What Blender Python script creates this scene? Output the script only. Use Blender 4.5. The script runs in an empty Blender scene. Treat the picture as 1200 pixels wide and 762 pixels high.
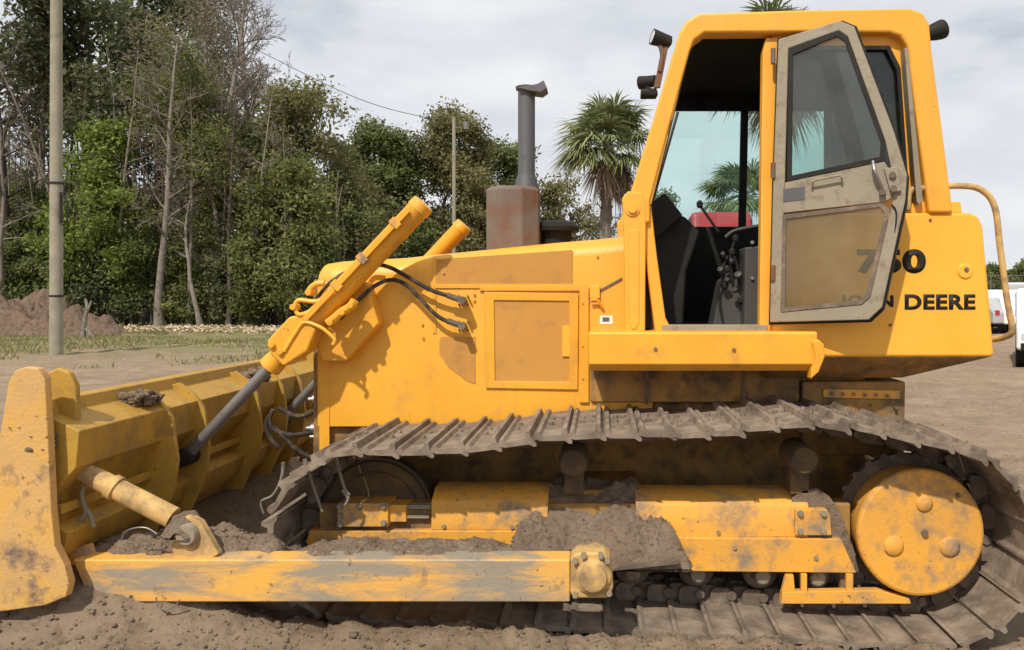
import bpy, math, random
import numpy as np
from mathutils import Vector, Matrix
R = math.radians
rng = np.random.default_rng(7)
random.seed(7)
S = bpy.context.scene
COL = S.collection

# ------------------------------------------------------------------ camera, sky, sun, exposure
CAMZ = 1.6
cd = bpy.data.cameras.new('camera'); cam = bpy.data.objects.new('camera', cd); COL.objects.link(cam)
cam.location = (0, 0, CAMZ); cam.rotation_euler = (R(90), 0, 0)
cd.sensor_width = 36; cd.lens = 28.5
cd.shift_x = -0.0875; cd.shift_y = -0.0275
cd.clip_start = 0.05; cd.clip_end = 5000
S.camera = cam
SUN = Vector((-0.40, -1.0, 1.24)).normalized()
sl = bpy.data.lights.new('sun', 'SUN'); sl.energy = 4.3; sl.angle = R(1.2); sl.color = (1.0, 0.915, 0.79)
so = bpy.data.objects.new('sun', sl); COL.objects.link(so); so.rotation_euler = SUN.to_track_quat('Z', 'Y').to_euler()
so.location = (-8, -20, 25)
S.view_settings.view_transform = 'Standard'; S.view_settings.look = 'None'
S.view_settings.gamma = 1; S.view_settings.use_curve_mapping = False
S.view_settings.exposure = -0.03
wd = bpy.data.worlds.new('World'); S.world = wd; wd.use_nodes = True
nt = wd.node_tree; nt.nodes.clear()
def nd(nt, t, **k):
    n = nt.nodes.new(t)
    for a, b in k.items():
        if a.startswith('i_'): n.inputs[a[2:].replace('_', ' ')].default_value = b
        else: setattr(n, a, b)
    return n
sky = nd(nt, 'ShaderNodeTexSky', sky_type='NISHITA', sun_disc=False)
sky.sun_elevation = math.asin(SUN.z); sky.sun_rotation = math.atan2(SUN.x, SUN.y)
sky.air_density = 1.0; sky.dust_density = 2.0
tc = nd(nt, 'ShaderNodeTexCoord')
mp = nd(nt, 'ShaderNodeMapping'); mp.inputs['Scale'].default_value = (1.0, 1.0, 2.6)
n1 = nd(nt, 'ShaderNodeTexNoise', i_Scale=2.1, i_Detail=7.0, i_Roughness=0.52)
n2 = nd(nt, 'ShaderNodeTexNoise', i_Scale=4.2, i_Detail=6.0, i_Roughness=0.5)
r1 = nd(nt, 'ShaderNodeValToRGB'); r1.color_ramp.elements[0].position = 0.16; r1.color_ramp.elements[1].position = 0.42
r2 = nd(nt, 'ShaderNodeValToRGB'); r2.color_ramp.elements[0].position = 0.33; r2.color_ramp.elements[1].position = 0.66
r2.color_ramp.elements[0].color = (8.3, 8.7, 9.5, 1); r2.color_ramp.elements[1].color = (11.0, 11.15, 11.4, 1)
mx = nd(nt, 'ShaderNodeMix', data_type='RGBA')
bg = nd(nt, 'ShaderNodeBackground', i_Strength=0.083); wo = nd(nt, 'ShaderNodeOutputWorld')
L = nt.links.new
L(tc.outputs['Generated'], mp.inputs[0]); L(mp.outputs[0], n1.inputs['Vector']); L(mp.outputs[0], n2.inputs['Vector'])
L(n1.outputs['Fac'], r1.inputs[0]); L(n2.outputs['Fac'], r2.inputs[0])
L(r1.outputs[0], mx.inputs[0]); L(sky.outputs[0], mx.inputs[6]); L(r2.outputs[0], mx.inputs[7])
L(mx.outputs[2], bg.inputs[0]); L(bg.outputs[0], wo.inputs[0])

# ------------------------------------------------------------------ measuring
def X(px, Y): return (px - 705) * Y / 950
def Z(py, Y): return CAMZ - (py - 348) * Y / 950
def P(px, py, Y): return Vector((X(px, Y), Y, Z(py, Y)))
YC = 5.1
def mir(Y): return 2 * YC - Y

# ------------------------------------------------------------------ materials
def ramp(nt, fac, p0, p1, c0=(0, 0, 0, 1), c1=(1, 1, 1, 1)):
    r = nd(nt, 'ShaderNodeValToRGB'); e = r.color_ramp.elements
    e[0].position = p0; e[1].position = p1; e[0].color = c0; e[1].color = c1
    nt.links.new(fac, r.inputs[0]); return r.outputs[0]
def mixc(nt, fac, a, b):
    m = nd(nt, 'ShaderNodeMix', data_type='RGBA')
    if isinstance(fac, float): m.inputs[0].default_value = fac
    else: nt.links.new(fac, m.inputs[0])
    for i, v in ((6, a), (7, b)):
        if isinstance(v, tuple): m.inputs[i].default_value = (*v, 1) if len(v) == 3 else v
        else: nt.links.new(v, m.inputs[i])
    return m.outputs[2]
def noise(nt, vec, scale, detail=5.0, rough=0.55, dist=0.0):
    n = nd(nt, 'ShaderNodeTexNoise', i_Scale=scale, i_Detail=detail, i_Roughness=rough, i_Distortion=dist)
    nt.links.new(vec, n.inputs['Vector']); return n.outputs['Fac']
def base(name):
    m = bpy.data.materials.new(name); m.use_nodes = True; nt = m.node_tree
    return m, nt, nt.nodes['Principled BSDF'], nt.nodes['Material Output']
def coords(nt, scale=(1, 1, 1), obj=True):
    if obj:
        t = nd(nt, 'ShaderNodeTexCoord'); o = t.outputs['Object']
    else:
        t = nd(nt, 'ShaderNodeNewGeometry'); o = t.outputs['Position']
    m = nd(nt, 'ShaderNodeMapping'); m.inputs['Scale'].default_value = scale
    nt.links.new(o, m.inputs[0]); return m.outputs[0]
def bump(nt, bs, h, strength, dist=0.01):
    b = nd(nt, 'ShaderNodeBump', i_Strength=strength, i_Distance=dist)
    nt.links.new(h, b.inputs['Height']); nt.links.new(b.outputs[0], bs.inputs['Normal']); return b
def worn(name, c1, c2, dirt=(0.20, 0.15, 0.10), d=(0.60, 0.80), dscale=5.0, rough=0.5, metal=0.0, bst=0.15, bscale=60, streak=0.0,
         third=None, t=(0.55, 0.7), tscale=(2, 2, 2), spec=0.5, chips=0):
    """painted or bare metal: two tones of the same paint, patches of dirt with their own outline, fine bump"""
    m, nt, bs, out = base(name)
    v = coords(nt, obj=False)
    c = mixc(nt, ramp(nt, noise(nt, v, 2.3, 4), 0.35, 0.68), c1, c2)
    if third:
        v3 = coords(nt, tscale, obj=False)
        c = mixc(nt, ramp(nt, noise(nt, v3, 1.0, 8, 0.65, 0.4), t[0], t[1]), c, third)
    if streak:
        vs = coords(nt, (9, 9, 1.1), obj=False)
        c = mixc(nt, ramp(nt, noise(nt, vs, 1.6, 6, 0.6), 0.56, 0.80, (0, 0, 0, 1), (streak, streak, streak, 1)), c, dirt)
    dm = ramp(nt, noise(nt, v, dscale, 9, 0.66), d[0], d[1])
    c = mixc(nt, dm, c, dirt)
    if chips: c = mixc(nt, ramp(nt, noise(nt, v, 34, 5, 0.62), chips, chips + .03, (0, 0, 0, 1), (.75, .75, .75, 1)), c, (0.16, 0.085, 0.04))
    nt.links.new(c, bs.inputs['Base Color'])
    rr = nd(nt, 'ShaderNodeMapRange'); nt.links.new(dm, rr.inputs[0]); rr.inputs[3].default_value = rough; rr.inputs[4].default_value = 0.92
    nt.links.new(rr.outputs[0], bs.inputs['Roughness'])
    bs.inputs['Metallic'].default_value = metal
    bs.inputs['Specular IOR Level'].default_value = spec
    h = noise(nt, v, bscale, 5, 0.6)
    ad = nd(nt, 'ShaderNodeMath', operation='ADD'); nt.links.new(h, ad.inputs[0])
    lo = noise(nt, v, 3.5, 2); ml = nd(nt, 'ShaderNodeMath', operation='MULTIPLY'); nt.links.new(lo, ml.inputs[0]); ml.inputs[1].default_value = 2.0
    nt.links.new(ml.outputs[0], ad.inputs[1])
    bump(nt, bs, ad.outputs[0], bst, 0.006)
    return m
DUST = (0.25, 0.19, 0.13)
M = {}
M['paint'] = worn('yellow_paint', chips=0.70, c1=(0.80, 0.39, 0.03), c2=(0.73, 0.34, 0.024), dirt=(0.42, 0.22, 0.05), d=(0.55, 0.82), dscale=3.2, rough=0.45, streak=0.45, bst=0.25)
M['paint_cab'] = worn('yellow_cab_paint', chips=0.70, c1=(0.84, 0.40, 0.045), c2=(0.80, 0.36, 0.03), dirt=(0.40, 0.23, 0.08), d=(0.60, 0.88), dscale=4, rough=0.45, streak=0.35)
M['paint_light'] = worn('yellow_tank_paint', chips=0.70, c1=(0.90, 0.45, 0.05), c2=(0.86, 0.40, 0.03), dirt=(0.4, 0.24, 0.08), d=(0.68, 0.9), dscale=3, rough=0.4, streak=0.15)
M['paint_dusty'] = worn('dusty_yellow_paint', chips=0.64, c1=(0.80, 0.38, 0.04), c2=(0.66, 0.33, 0.06), dirt=DUST, d=(0.47, 0.66), dscale=6, rough=0.6, streak=0.25, bst=0.3)
M['paint_blade'] = worn('faded_blade_paint', chips=0.64, c1=(0.40, 0.235, 0.032), c2=(0.46, 0.265, 0.035), dirt=(0.16, 0.11, 0.055), d=(0.48, 0.76), dscale=5, rough=0.6, streak=0.4, bst=0.25)
M['paint_endplate'] = worn('chalky_blade_paint', chips=0.64, c1=(0.62, 0.36, 0.12), c2=(0.52, 0.32, 0.12), dirt=(0.17, 0.12, 0.09), d=(0.54, 0.66), dscale=5.5, rough=0.75, bst=0.5, third=(0.66, 0.36, 0.05), t=(0.45, 0.65), tscale=(3, 3, 3))
M['paint_arm'] = worn('scraped_arm_paint', chips=0.64, c1=(0.74, 0.40, 0.07), c2=(0.66, 0.36, 0.10), dirt=(0.20, 0.14, 0.09), d=(0.60, 0.72), dscale=7, rough=0.6, bst=0.35, third=(0.29, 0.25, 0.19), t=(0.46, 0.575), tscale=(1.5, 1.5, 7.0))
M['paint_brace'] = worn('pale_brace_paint', (0.62, 0.40, 0.14), (0.52, 0.33, 0.12), dirt=(0.24, 0.16, 0.09), d=(0.44, 0.66), dscale=9, rough=0.7, bst=0.3)
M['paint_shaded'] = worn('shaded_grimy_body_paint', (0.42, 0.22, 0.05), (0.30, 0.17, 0.05), dirt=(0.10, 0.07, 0.045), d=(0.42, 0.66), dscale=6, rough=0.8, bst=0.4)  # body yellow darkened to stand for shade underneath, with patches of grime
M['steel_shaded'] = worn('shaded_caked_steel', (0.16, 0.095, 0.03), (0.10, 0.065, 0.03), dirt=(0.07, 0.052, 0.036), d=(0.38, 0.6), dscale=9, rough=0.85, bst=0.6)  # shade below the upper track put into the colour of idler and rollers
M['tan'] = worn('tan_door_metal', (0.245, 0.208, 0.15), (0.30, 0.256, 0.185), dirt=(0.15, 0.11, 0.08), d=(0.53, 0.76), dscale=14, rough=0.6, bst=0.3)
M['steel'] = worn('dull_steel', (0.20, 0.19, 0.19), (0.28, 0.26, 0.25), dirt=(0.11, 0.085, 0.06), d=(0.55, 0.75), dscale=14, rough=0.42, metal=0.6)
M['stack'] = worn('dark_exhaust_steel', (0.075, 0.075, 0.085), (0.10, 0.10, 0.11), dirt=(0.05, 0.04, 0.04), dscale=12, rough=0.6)
M['rust'] = worn('rusty_muffler_steel', (0.17, 0.14, 0.12), (0.12, 0.085, 0.07), dirt=(0.17, 0.08, 0.045), d=(0.46, 0.66), dscale=4.5, rough=0.85, bst=0.5, streak=0.3)
M['shoe'] = worn('muddy_track_steel', (0.175, 0.135, 0.10), (0.10, 0.076, 0.056), dirt=(0.275, 0.218, 0.165), d=(0.40, 0.62), dscale=7, rough=0.85, bst=1.0, bscale=38)
M['chain'] = worn('dark_track_links', (0.10, 0.075, 0.055), (0.16, 0.12, 0.09), dirt=(0.26, 0.2, 0.15), d=(0.5, 0.7), dscale=12, rough=0.8, bst=0.5)
M['screen'] = worn('perforated_screen', (0.56, 0.27, 0.05), (0.50, 0.24, 0.045), dirt=(0.30, 0.16, 0.06), d=(0.54, 0.84), dscale=7, rough=0.7)
def perforate(m):
    nt = m.node_tree; bs = nt.nodes['Principled BSDF']; v = coords(nt, obj=False)
    vo = nd(nt, 'ShaderNodeTexVoronoi', i_Scale=105.0, i_Randomness=0.0); nt.links.new(v, vo.inputs['Vector'])
    src = bs.inputs['Base Color'].links[0].from_socket
    c = mixc(nt, ramp(nt, vo.outputs['Distance'], 0.30, 0.42, (1, 1, 1, 1), (0, 0, 0, 1)), src, (0.10, 0.05, 0.02)); nt.links.new(c, bs.inputs['Base Color'])
perforate(M['screen'])
M['dark'] = worn('black_trim', (0.018, 0.017, 0.016), (0.03, 0.028, 0.025), dirt=(0.07, 0.055, 0.04), d=(0.6, 0.8), dscale=10, rough=0.6, spec=0.15)
M['liner'] = worn('black_headliner', (0.014, 0.012, 0.013), (0.02, 0.017, 0.018), dirt=(0.03, 0.025, 0.02), rough=0.9, spec=0.15)
M['rubber'] = worn('dusty_black_hose', (0.035, 0.03, 0.028), (0.06, 0.05, 0.04), dirt=(0.2, 0.14, 0.08), d=(0.5, 0.7), dscale=18, rough=0.7, spec=0.15)
M['grey'] = worn('grey_console', (0.045, 0.042, 0.04), (0.07, 0.065, 0.06), dirt=(0.07, 0.055, 0.04), dscale=9, rough=0.6)
M['silver'] = worn('bright_metal', (0.5, 0.48, 0.46), (0.6, 0.58, 0.55), rough=0.35, metal=0.8)
M['ink'] = worn('black_lettering', (0.022, 0.02, 0.018), (0.03, 0.027, 0.022), dirt=(0.05, 0.04, 0.03), rough=0.5, spec=0.15)
M['white'] = worn('white_sticker', (0.75, 0.74, 0.70), (0.8, 0.79, 0.75), dirt=(0.4, 0.36, 0.3), rough=0.5)
M['red'] = worn('red_paint', (0.42, 0.02, 0.03), (0.36, 0.02, 0.03), rough=0.35)
M['white_paint'] = worn('white_car_paint', (0.78, 0.78, 0.78), (0.72, 0.72, 0.73), dirt=(0.4, 0.36, 0.32), dscale=2, rough=0.3)
M['grey_paint'] = worn('silver_car_paint', (0.35, 0.36, 0.38), (0.4, 0.41, 0.43), dirt=(0.3, 0.28, 0.25), dscale=2, rough=0.3)
M['lamp'] = worn('lamp_glass', (0.55, 0.55, 0.55), (0.5, 0.5, 0.5), rough=0.2)
M['wood_pole'] = worn('weathered_pole_wood', (0.31, 0.285, 0.215), (0.24, 0.225, 0.17), dirt=(0.12, 0.11, 0.08), d=(0.56, 0.8), dscale=3, rough=0.9, bst=0.6, streak=0.5)
# scraped arm: metal worn bare toward the middle of its length
def soil(name, a, b, c, sc=9, bst=1.0, dist=0.03):
    m, nt, bs, out = base(name); v = coords(nt, obj=False)
    cc = mixc(nt, ramp(nt, noise(nt, v, sc, 9, 0.7), 0.32, 0.66), a, b)
    cc = mixc(nt, ramp(nt, noise(nt, v, sc * 3.7, 6, 0.7), 0.52, 0.72), cc, c)
    nt.links.new(cc, bs.inputs['Base Color']); bs.inputs['Roughness'].default_value = 0.95
    bs.inputs['Specular IOR Level'].default_value = 0.1
    bump(nt, bs, noise(nt, v, sc * 4, 10, 0.75), bst, dist); return m
M['soil'] = soil('loose_sandy_soil', (0.24, 0.175, 0.125), (0.34, 0.26, 0.19), (0.13, 0.095, 0.068), sc=9)
M['mound'] = soil('reddish_soil', (0.20, 0.14, 0.10), (0.28, 0.20, 0.15), (0.10, 0.07, 0.05), sc=2.0, dist=0.15)
def glass(name, tint, rough=0.02, dust=0.0, dcol=(0.5, 0.42, 0.3), refl=1.0):
    m, nt, bs, out = base(name); nt.nodes.remove(bs)
    tr = nd(nt, 'ShaderNodeBsdfTransparent'); tr.inputs[0].default_value = (*tint, 1)
    gl = nd(nt, 'ShaderNodeBsdfGlossy'); gl.inputs['Roughness'].default_value = rough
    df = nd(nt, 'ShaderNodeBsdfDiffuse'); df.inputs[0].default_value = (*dcol, 1)
    fr = nd(nt, 'ShaderNodeFresnel', i_IOR=1.5)
    fm = nd(nt, 'ShaderNodeMath', operation='MULTIPLY'); nt.links.new(fr.outputs[0], fm.inputs[0]); fm.inputs[1].default_value = refl
    m1 = nd(nt, 'ShaderNodeMixShader'); m2 = nd(nt, 'ShaderNodeMixShader')
    nt.links.new(fm.outputs[0], m1.inputs[0]); nt.links.new(tr.outputs[0], m1.inputs[1]); nt.links.new(gl.outputs[0], m1.inputs[2])
    v = coords(nt, obj=False); f = ramp(nt, noise(nt, v, 4, 6), 0.3, 0.75, (dust * .5,) * 3 + (1,), (dust * 1.4,) * 3 + (1,))
    nt.links.new(f, m2.inputs[0]); nt.links.new(m1.outputs[0], m2.inputs[1]); nt.links.new(df.outputs[0], m2.inputs[2])
    nt.links.new(m2.outputs[0], out.inputs[0]); return m
M['glass_tint'] = glass('green_tinted_glass', (0.83, 0.95, 0.93), dust=0.012)
M['glass_dirty'] = glass('dusty_door_glass', (0.90, 0.95, 0.93), dust=0.10, dcol=(0.40, 0.40, 0.38), rough=0.05)
M['glass_lower'] = glass('dusty_lower_door_glass', (0.94, 0.95, 0.90), dust=0.16, dcol=(0.58, 0.47, 0.26), rough=0.08)
M['glass_car'] = glass('dark_car_glass', (0.10, 0.12, 0.13), rough=0.03, refl=1.5)

def leafmat(name, cols, tr=0.48):
    cols = [tuple(c * 1.22 for c in k) for k in cols]
    m, nt, bs, out = base(name)
    g = nd(nt, 'ShaderNodeNewGeometry')
    r = nd(nt, 'ShaderNodeValToRGB'); e = r.color_ramp.elements
    e[0].color = (*cols[0], 1); e[0].position = 0.0; e[1].color = (*cols[-1], 1); e[1].position = 1.0
    for i, c in enumerate(cols[1:-1]):
        k = e.new((i + 1) / (len(cols) - 1)); k.color = (*c, 1)
    v = coords(nt, obj=False)
    ad = nd(nt, 'ShaderNodeMath', operation='MULTIPLY_ADD'); nt.links.new(g.outputs['Random Per Island'], ad.inputs[0]); ad.inputs[1].default_value = 0.55
    sb = nd(nt, 'ShaderNodeMath', operation='MULTIPLY_ADD'); nt.links.new(noise(nt, v, 0.55, 3), sb.inputs[0]); sb.inputs[1].default_value = 1.5; sb.inputs[2].default_value = -0.52
    nt.links.new(sb.outputs[0], ad.inputs[2]); nt.links.new(ad.outputs[0], r.inputs[0])
    nt.links.new(r.outputs[0], bs.inputs['Base Color']); bs.inputs['Roughness'].default_value = 0.7
    bs.inputs['Specular IOR Level'].default_value = 0.25
    tl = nd(nt, 'ShaderNodeBsdfTranslucent'); nt.links.new(r.outputs[0], tl.inputs[0])
    ms = nd(nt, 'ShaderNodeMixShader'); ms.inputs[0].default_value = tr
    nt.links.new(bs.outputs[0], ms.inputs[1]); nt.links.new(tl.outputs[0], ms.inputs[2]); nt.links.new(ms.outputs[0], out.inputs[0])
    return m
M['leaf_dark'] = leafmat('dark_leaves', [(0.06, 0.07, 0.035), (0.11, 0.125, 0.06), (0.20, 0.205, 0.11)])
M['leaf_mid'] = leafmat('mid_leaves', [(0.07, 0.09, 0.032), (0.125, 0.155, 0.052), (0.24, 0.26, 0.10)])
M['leaf_bright'] = leafmat('spring_leaves', [(0.08, 0.11, 0.022), (0.15, 0.20, 0.04), (0.27, 0.31, 0.09)], 0.45)
M['leaf_olive'] = leafmat('olive_leaves', [(0.10, 0.10, 0.045), (0.18, 0.17, 0.075), (0.30, 0.27, 0.14)])
M['leaf_wood'] = leafmat('woodland_leaves', [(0.08, 0.095, 0.032), (0.15, 0.17, 0.055), (0.28, 0.28, 0.11)])
M['leaf_brown'] = leafmat('dry_brown_leaves', [(0.10, 0.09, 0.06), (0.19, 0.165, 0.11), (0.32, 0.28, 0.19)])
M['palm'] = leafmat('palm_fronds', [(0.07, 0.095, 0.035), (0.16, 0.19, 0.08), (0.36, 0.36, 0.19)], 0.3)
M['palm_dead'] = leafmat('dead_palm_fronds', [(0.16, 0.12, 0.085), (0.26, 0.20, 0.15), (0.34, 0.27, 0.2)], 0.2)
M['grass'] = leafmat('rough_grass', [(0.12, 0.12, 0.045), (0.20, 0.19, 0.08), (0.38, 0.33, 0.19)], 0.3)
M['straw'] = leafmat('dry_litter', [(0.30, 0.22, 0.13), (0.42, 0.34, 0.22), (0.56, 0.48, 0.36)], 0.1)
M['bark'] = worn('dark_bark', (0.075, 0.058, 0.045), (0.11, 0.088, 0.07), dirt=(0.04, 0.032, 0.025), d=(0.5, 0.7), dscale=6, rough=0.95, bst=0.8, bscale=14)
M['bark_pale'] = worn('pale_bark', (0.24, 0.21, 0.175), (0.17, 0.145, 0.12), dirt=(0.10, 0.085, 0.065), d=(0.5, 0.7), dscale=4, rough=0.95, bst=0.6, bscale=14)
M['bark_red'] = worn('reddish_twigs', (0.19, 0.155, 0.125), (0.27, 0.225, 0.18), dirt=(0.08, 0.055, 0.045), dscale=5, rough=0.95, bst=0.4, bscale=14)

# ------------------------------------------------------------------ mesh helpers
WORLD = {}
def wl(o): return WORLD.get(o.name, Vector((0, 0, 0)))
def thing(name, label, cat, loc=(0, 0, 0), group=None):
    o = bpy.data.objects.new(name, None); COL.objects.link(o); o.empty_display_size = 0.3
    o.location = loc; WORLD[o.name] = Vector(loc); o['label'] = label; o['category'] = cat
    if group: o['group'] = group
    return o
def tag(o, label=None, cat=None, group=None, kind=None):
    if label: o['label'] = label
    if cat: o['category'] = cat
    if group: o['group'] = group
    if kind: o['kind'] = kind
    return o
def link(name, me, mat, parent=None, origin=None):
    o = bpy.data.objects.new(name, me); COL.objects.link(o)
    if mat: me.materials.append(mat)
    pw = wl(parent) if parent else Vector((0, 0, 0))
    if parent: o.parent = parent
    o.location = (origin or Vector((0, 0, 0))) - pw
    WORLD[o.name] = origin or Vector((0, 0, 0))
    return o
class MB:
    def __init__(s): s.v = []; s.f = []
    def add(s, vs, fs):
        n = len(s.v); s.v += [Vector(v) for v in vs]; s.f += [tuple(i + n for i in f) for f in fs]; return s
    def box(s, x0, x1, y0, y1, z0, z1):
        return s.prism([(x0, z0), (x1, z0), (x1, z1), (x0, z1)], y0, y1)
    def pbox(s, px0, px1, py0, py1, Y, dy, back=None):     # measured box, front face at Y
        y1 = Y + dy
        return s.box(X(px0, Y), X(px1, Y), Y, y1, Z(py1, Y), Z(py0, Y))
    def prism(s, xz, y0, y1):
        n = len(xz)
        a = sum(xz[i][0] * xz[(i + 1) % n][1] - xz[(i + 1) % n][0] * xz[i][1] for i in range(n))
        if a < 0: xz = xz[::-1]
        vs = [(x, y0, z) for x, z in xz] + [(x, y1, z) for x, z in xz]
        fs = [tuple(range(n)), tuple(range(2 * n - 1, n - 1, -1))]
        fs += [(i + n, (i + 1) % n + n, (i + 1) % n, i) for i in range(n)]
        return s.add(vs, fs)
    def pprism(s, pts, Y, dy): return s.prism([(X(a, Y), Z(b, Y)) for a, b in pts], Y, Y + dy)
    def xprism(s, yz, x0, x1):
        n = len(yz)
        a = sum(yz[i][0] * yz[(i + 1) % n][1] - yz[(i + 1) % n][0] * yz[i][1] for i in range(n))
        if a > 0: yz = yz[::-1]
        vs = [(x0, y, z) for y, z in yz] + [(x1, y, z) for y, z in yz]
        fs = [tuple(range(n)), tuple(range(2 * n - 1, n - 1, -1))]
        fs += [(i + n, (i + 1) % n + n, (i + 1) % n, i) for i in range(n)]
        return s.add(vs, fs)
    def slab(s, pts, th):            # 3D outline + thickness vector
        n = len(pts); th = Vector(th); pts = [Vector(p) for p in pts]
        vs = pts + [p + th for p in pts]
        fs = [tuple(range(n)), tuple(range(2 * n - 1, n - 1, -1))] + [(i + n, (i + 1) % n + n, (i + 1) % n, i) for i in range(n)]
        return s.add(vs, fs)
    def ring(s, outer, inner, th, closed=True):   # 3D ring band of a thickness
        n = len(outer); th = Vector(th); o = [Vector(p) for p in outer]; i_ = [Vector(p) for p in inner]
        vs = o + i_ + [p + th for p in o] + [p + th for p in i_]
        fs = []
        for k in range(n if closed else n - 1):
            j = (k + 1) % n
            fs += [(k, j, n + j, n + k), (2 * n + k, 3 * n + k, 3 * n + j, 2 * n + j), (k, 2 * n + k, 2 * n + j, j), (n + k, n + j, 3 * n + j, 3 * n + k)]
        if not closed:
            fs += [(0, n, 3 * n, 2 * n), (n - 1, 3 * n - 1, 4 * n - 1, 2 * n - 1)]
        return s.add(vs, fs)
    def cyl(s, p0, p1, r0, r1=None, n=20, caps=True):
        p0, p1 = Vector(p0), Vector(p1); r1 = r0 if r1 is None else r1
        d = (p1 - p0).normalized(); a = d.orthogonal().normalized(); b = d.cross(a)
        vs = []
        for p, r in ((p0, r0), (p1, r1)):
            vs += [p + (a * math.cos(t) + b * math.sin(t)) * r for t in [2 * math.pi * i / n for i in range(n)]]
        fs = [(i, (i + 1) % n, (i + 1) % n + n, i + n) for i in range(n)]
        if caps: fs += [tuple(range(n - 1, -1, -1)), tuple(range(n, 2 * n))]
        return s.add(vs, fs)
    def rev(s, p0, axis, prof, n=28):   # prof: (distance along axis, radius)
        p0 = Vector(p0); d = Vector(axis).normalized(); a = d.orthogonal().normalized(); b = d.cross(a)
        vs = []
        for h, r in prof:
            vs += [p0 + d * h + (a * math.cos(t) + b * math.sin(t)) * max(r, 1e-4) for t in [2 * math.pi * i / n for i in range(n)]]
        fs = []
        for k in range(len(prof) - 1):
            fs += [(k * n + i, k * n + (i + 1) % n, (k + 1) * n + (i + 1) % n, (k + 1) * n + i) for i in range(n)]
        m = len(prof) - 1
        fs += [tuple(range(n - 1, -1, -1)), tuple(range(m * n, m * n + n))]
        return s.add(vs, fs)
    def tube(s, pts, r, n=8, smooth=True, rr=None):
        pts = [Vector(p) for p in pts]
        if smooth and len(pts) > 2: pts = spline(pts)
        m = len(pts); vs = []; up = None
        for i, p in enumerate(pts):
            d = (pts[min(i + 1, m - 1)] - pts[max(i - 1, 0)]).normalized()
            if up is None: a = d.orthogonal().normalized()
            else: a = (up - d * up.dot(d)).normalized()
            up = a; b = d.cross(a)
            q = r if rr is None else r + (rr - r) * i / (m - 1)
            vs += [p + (a * math.cos(t) + b * math.sin(t)) * q for t in [2 * math.pi * k / n for k in range(n)]]
        fs = []
        for k in range(m - 1):
            fs += [(k * n + i, k * n + (i + 1) % n, (k + 1) * n + (i + 1) % n, (k + 1) * n + i) for i in range(n)]
        fs += [tuple(range(n - 1, -1, -1)), tuple(range((m - 1) * n, m * n))]
        return s.add(vs, fs)
    def mirror(s):                   # mirrored copy across the machine centre plane
        n = MB(); n.v = [Vector((v.x, mir(v.y), v.z)) for v in s.v]; n.f = [f[::-1] for f in s.f]; return n
    def build(s, name, mat, parent=None, bevel=0.0, smooth=35, label=None):
        me = bpy.data.meshes.new(name)
        c = sum(s.v, Vector()) / len(s.v)
        me.from_pydata([v - c for v in s.v], [], s.f); me.update()
        import bmesh
        bm = bmesh.new(); bm.from_mesh(me); bmesh.ops.recalc_face_normals(bm, faces=bm.faces); bm.to_mesh(me); bm.free()
        if smooth:
            me.polygons.foreach_set('use_smooth', [True] * len(me.polygons)); me.set_sharp_from_angle(angle=R(smooth))
        o = link(name, me, mat, parent, c)
        if bevel:
            b = o.modifiers.new('bevel', 'BEVEL'); b.width = bevel; b.segments = 2; b.limit_method = 'ANGLE'; b.angle_limit = R(35); b.harden_normals = True
        if label: o['label'] = label
        return o
def spline(pts, k=6):
    out = []
    n = len(pts)
    for i in range(n - 1):
        p0, p1, p2, p3 = pts[max(i - 1, 0)], pts[i], pts[i + 1], pts[min(i + 2, n - 1)]
        for j in range(k):
            t = j / k
            out.append(0.5 * ((2 * p1) + (-p0 + p2) * t + (2 * p0 - 5 * p1 + 4 * p2 - p3) * t * t + (-p0 + 3 * p1 - 3 * p2 + p3) * t ** 3))
    out.append(pts[-1]); return out
def quads(name, mat, V, parent=None, origin=(0, 0, 0), nv=4):    # V: (n,nv,3) array of separate faces
    n = V.shape[0]; o = np.array(origin, dtype=np.float64)
    me = bpy.data.meshes.new(name)
    me.vertices.add(n * nv); me.vertices.foreach_set('co', (V - o).reshape(-1).astype(np.float32))
    me.loops.add(n * nv); me.loops.foreach_set('vertex_index', np.arange(n * nv, dtype=np.int32))
    me.polygons.add(n); me.polygons.foreach_set('loop_start', np.arange(0, n * nv, nv, dtype=np.int32))
    me.update(calc_edges=True)
    return link(name, me, mat, parent, Vector(origin))
# lattice noise, numpy
def _h(i, j, s):
    n = (i.astype(np.int64) * 374761393 + j.astype(np.int64) * 668265263 + s * 974634777) & 0xffffffff
    n = ((n ^ (n >> 13)) * 1274126177) & 0xffffffff
    return ((n ^ (n >> 16)) & 0xffff) / 65535.0
def vnoise(x, y, s=0):
    xi = np.floor(x); yi = np.floor(y); fx = x - xi; fy = y - yi
    fx = fx * fx * (3 - 2 * fx); fy = fy * fy * (3 - 2 * fy)
    a = _h(xi, yi, s); b = _h(xi + 1, yi, s); c = _h(xi, yi + 1, s); d = _h(xi + 1, yi + 1, s)
    return (a * (1 - fx) + b * fx) * (1 - fy) + (c * (1 - fx) + d * fx) * fy - 0.5
def fbm(x, y, sc, oct=5, s=0, g=0.55):
    r = 0; a = 1.0
    for k in range(oct): r = r + a * vnoise(x * sc + 17.3 * k, y * sc + 9.1 * k, s + k); a *= g; sc *= 2.03
    return r
def sstep(a, b, x):
    t = np.clip((x - a) / (b - a), 0, 1); return t * t * (3 - 2 * t)

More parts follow.
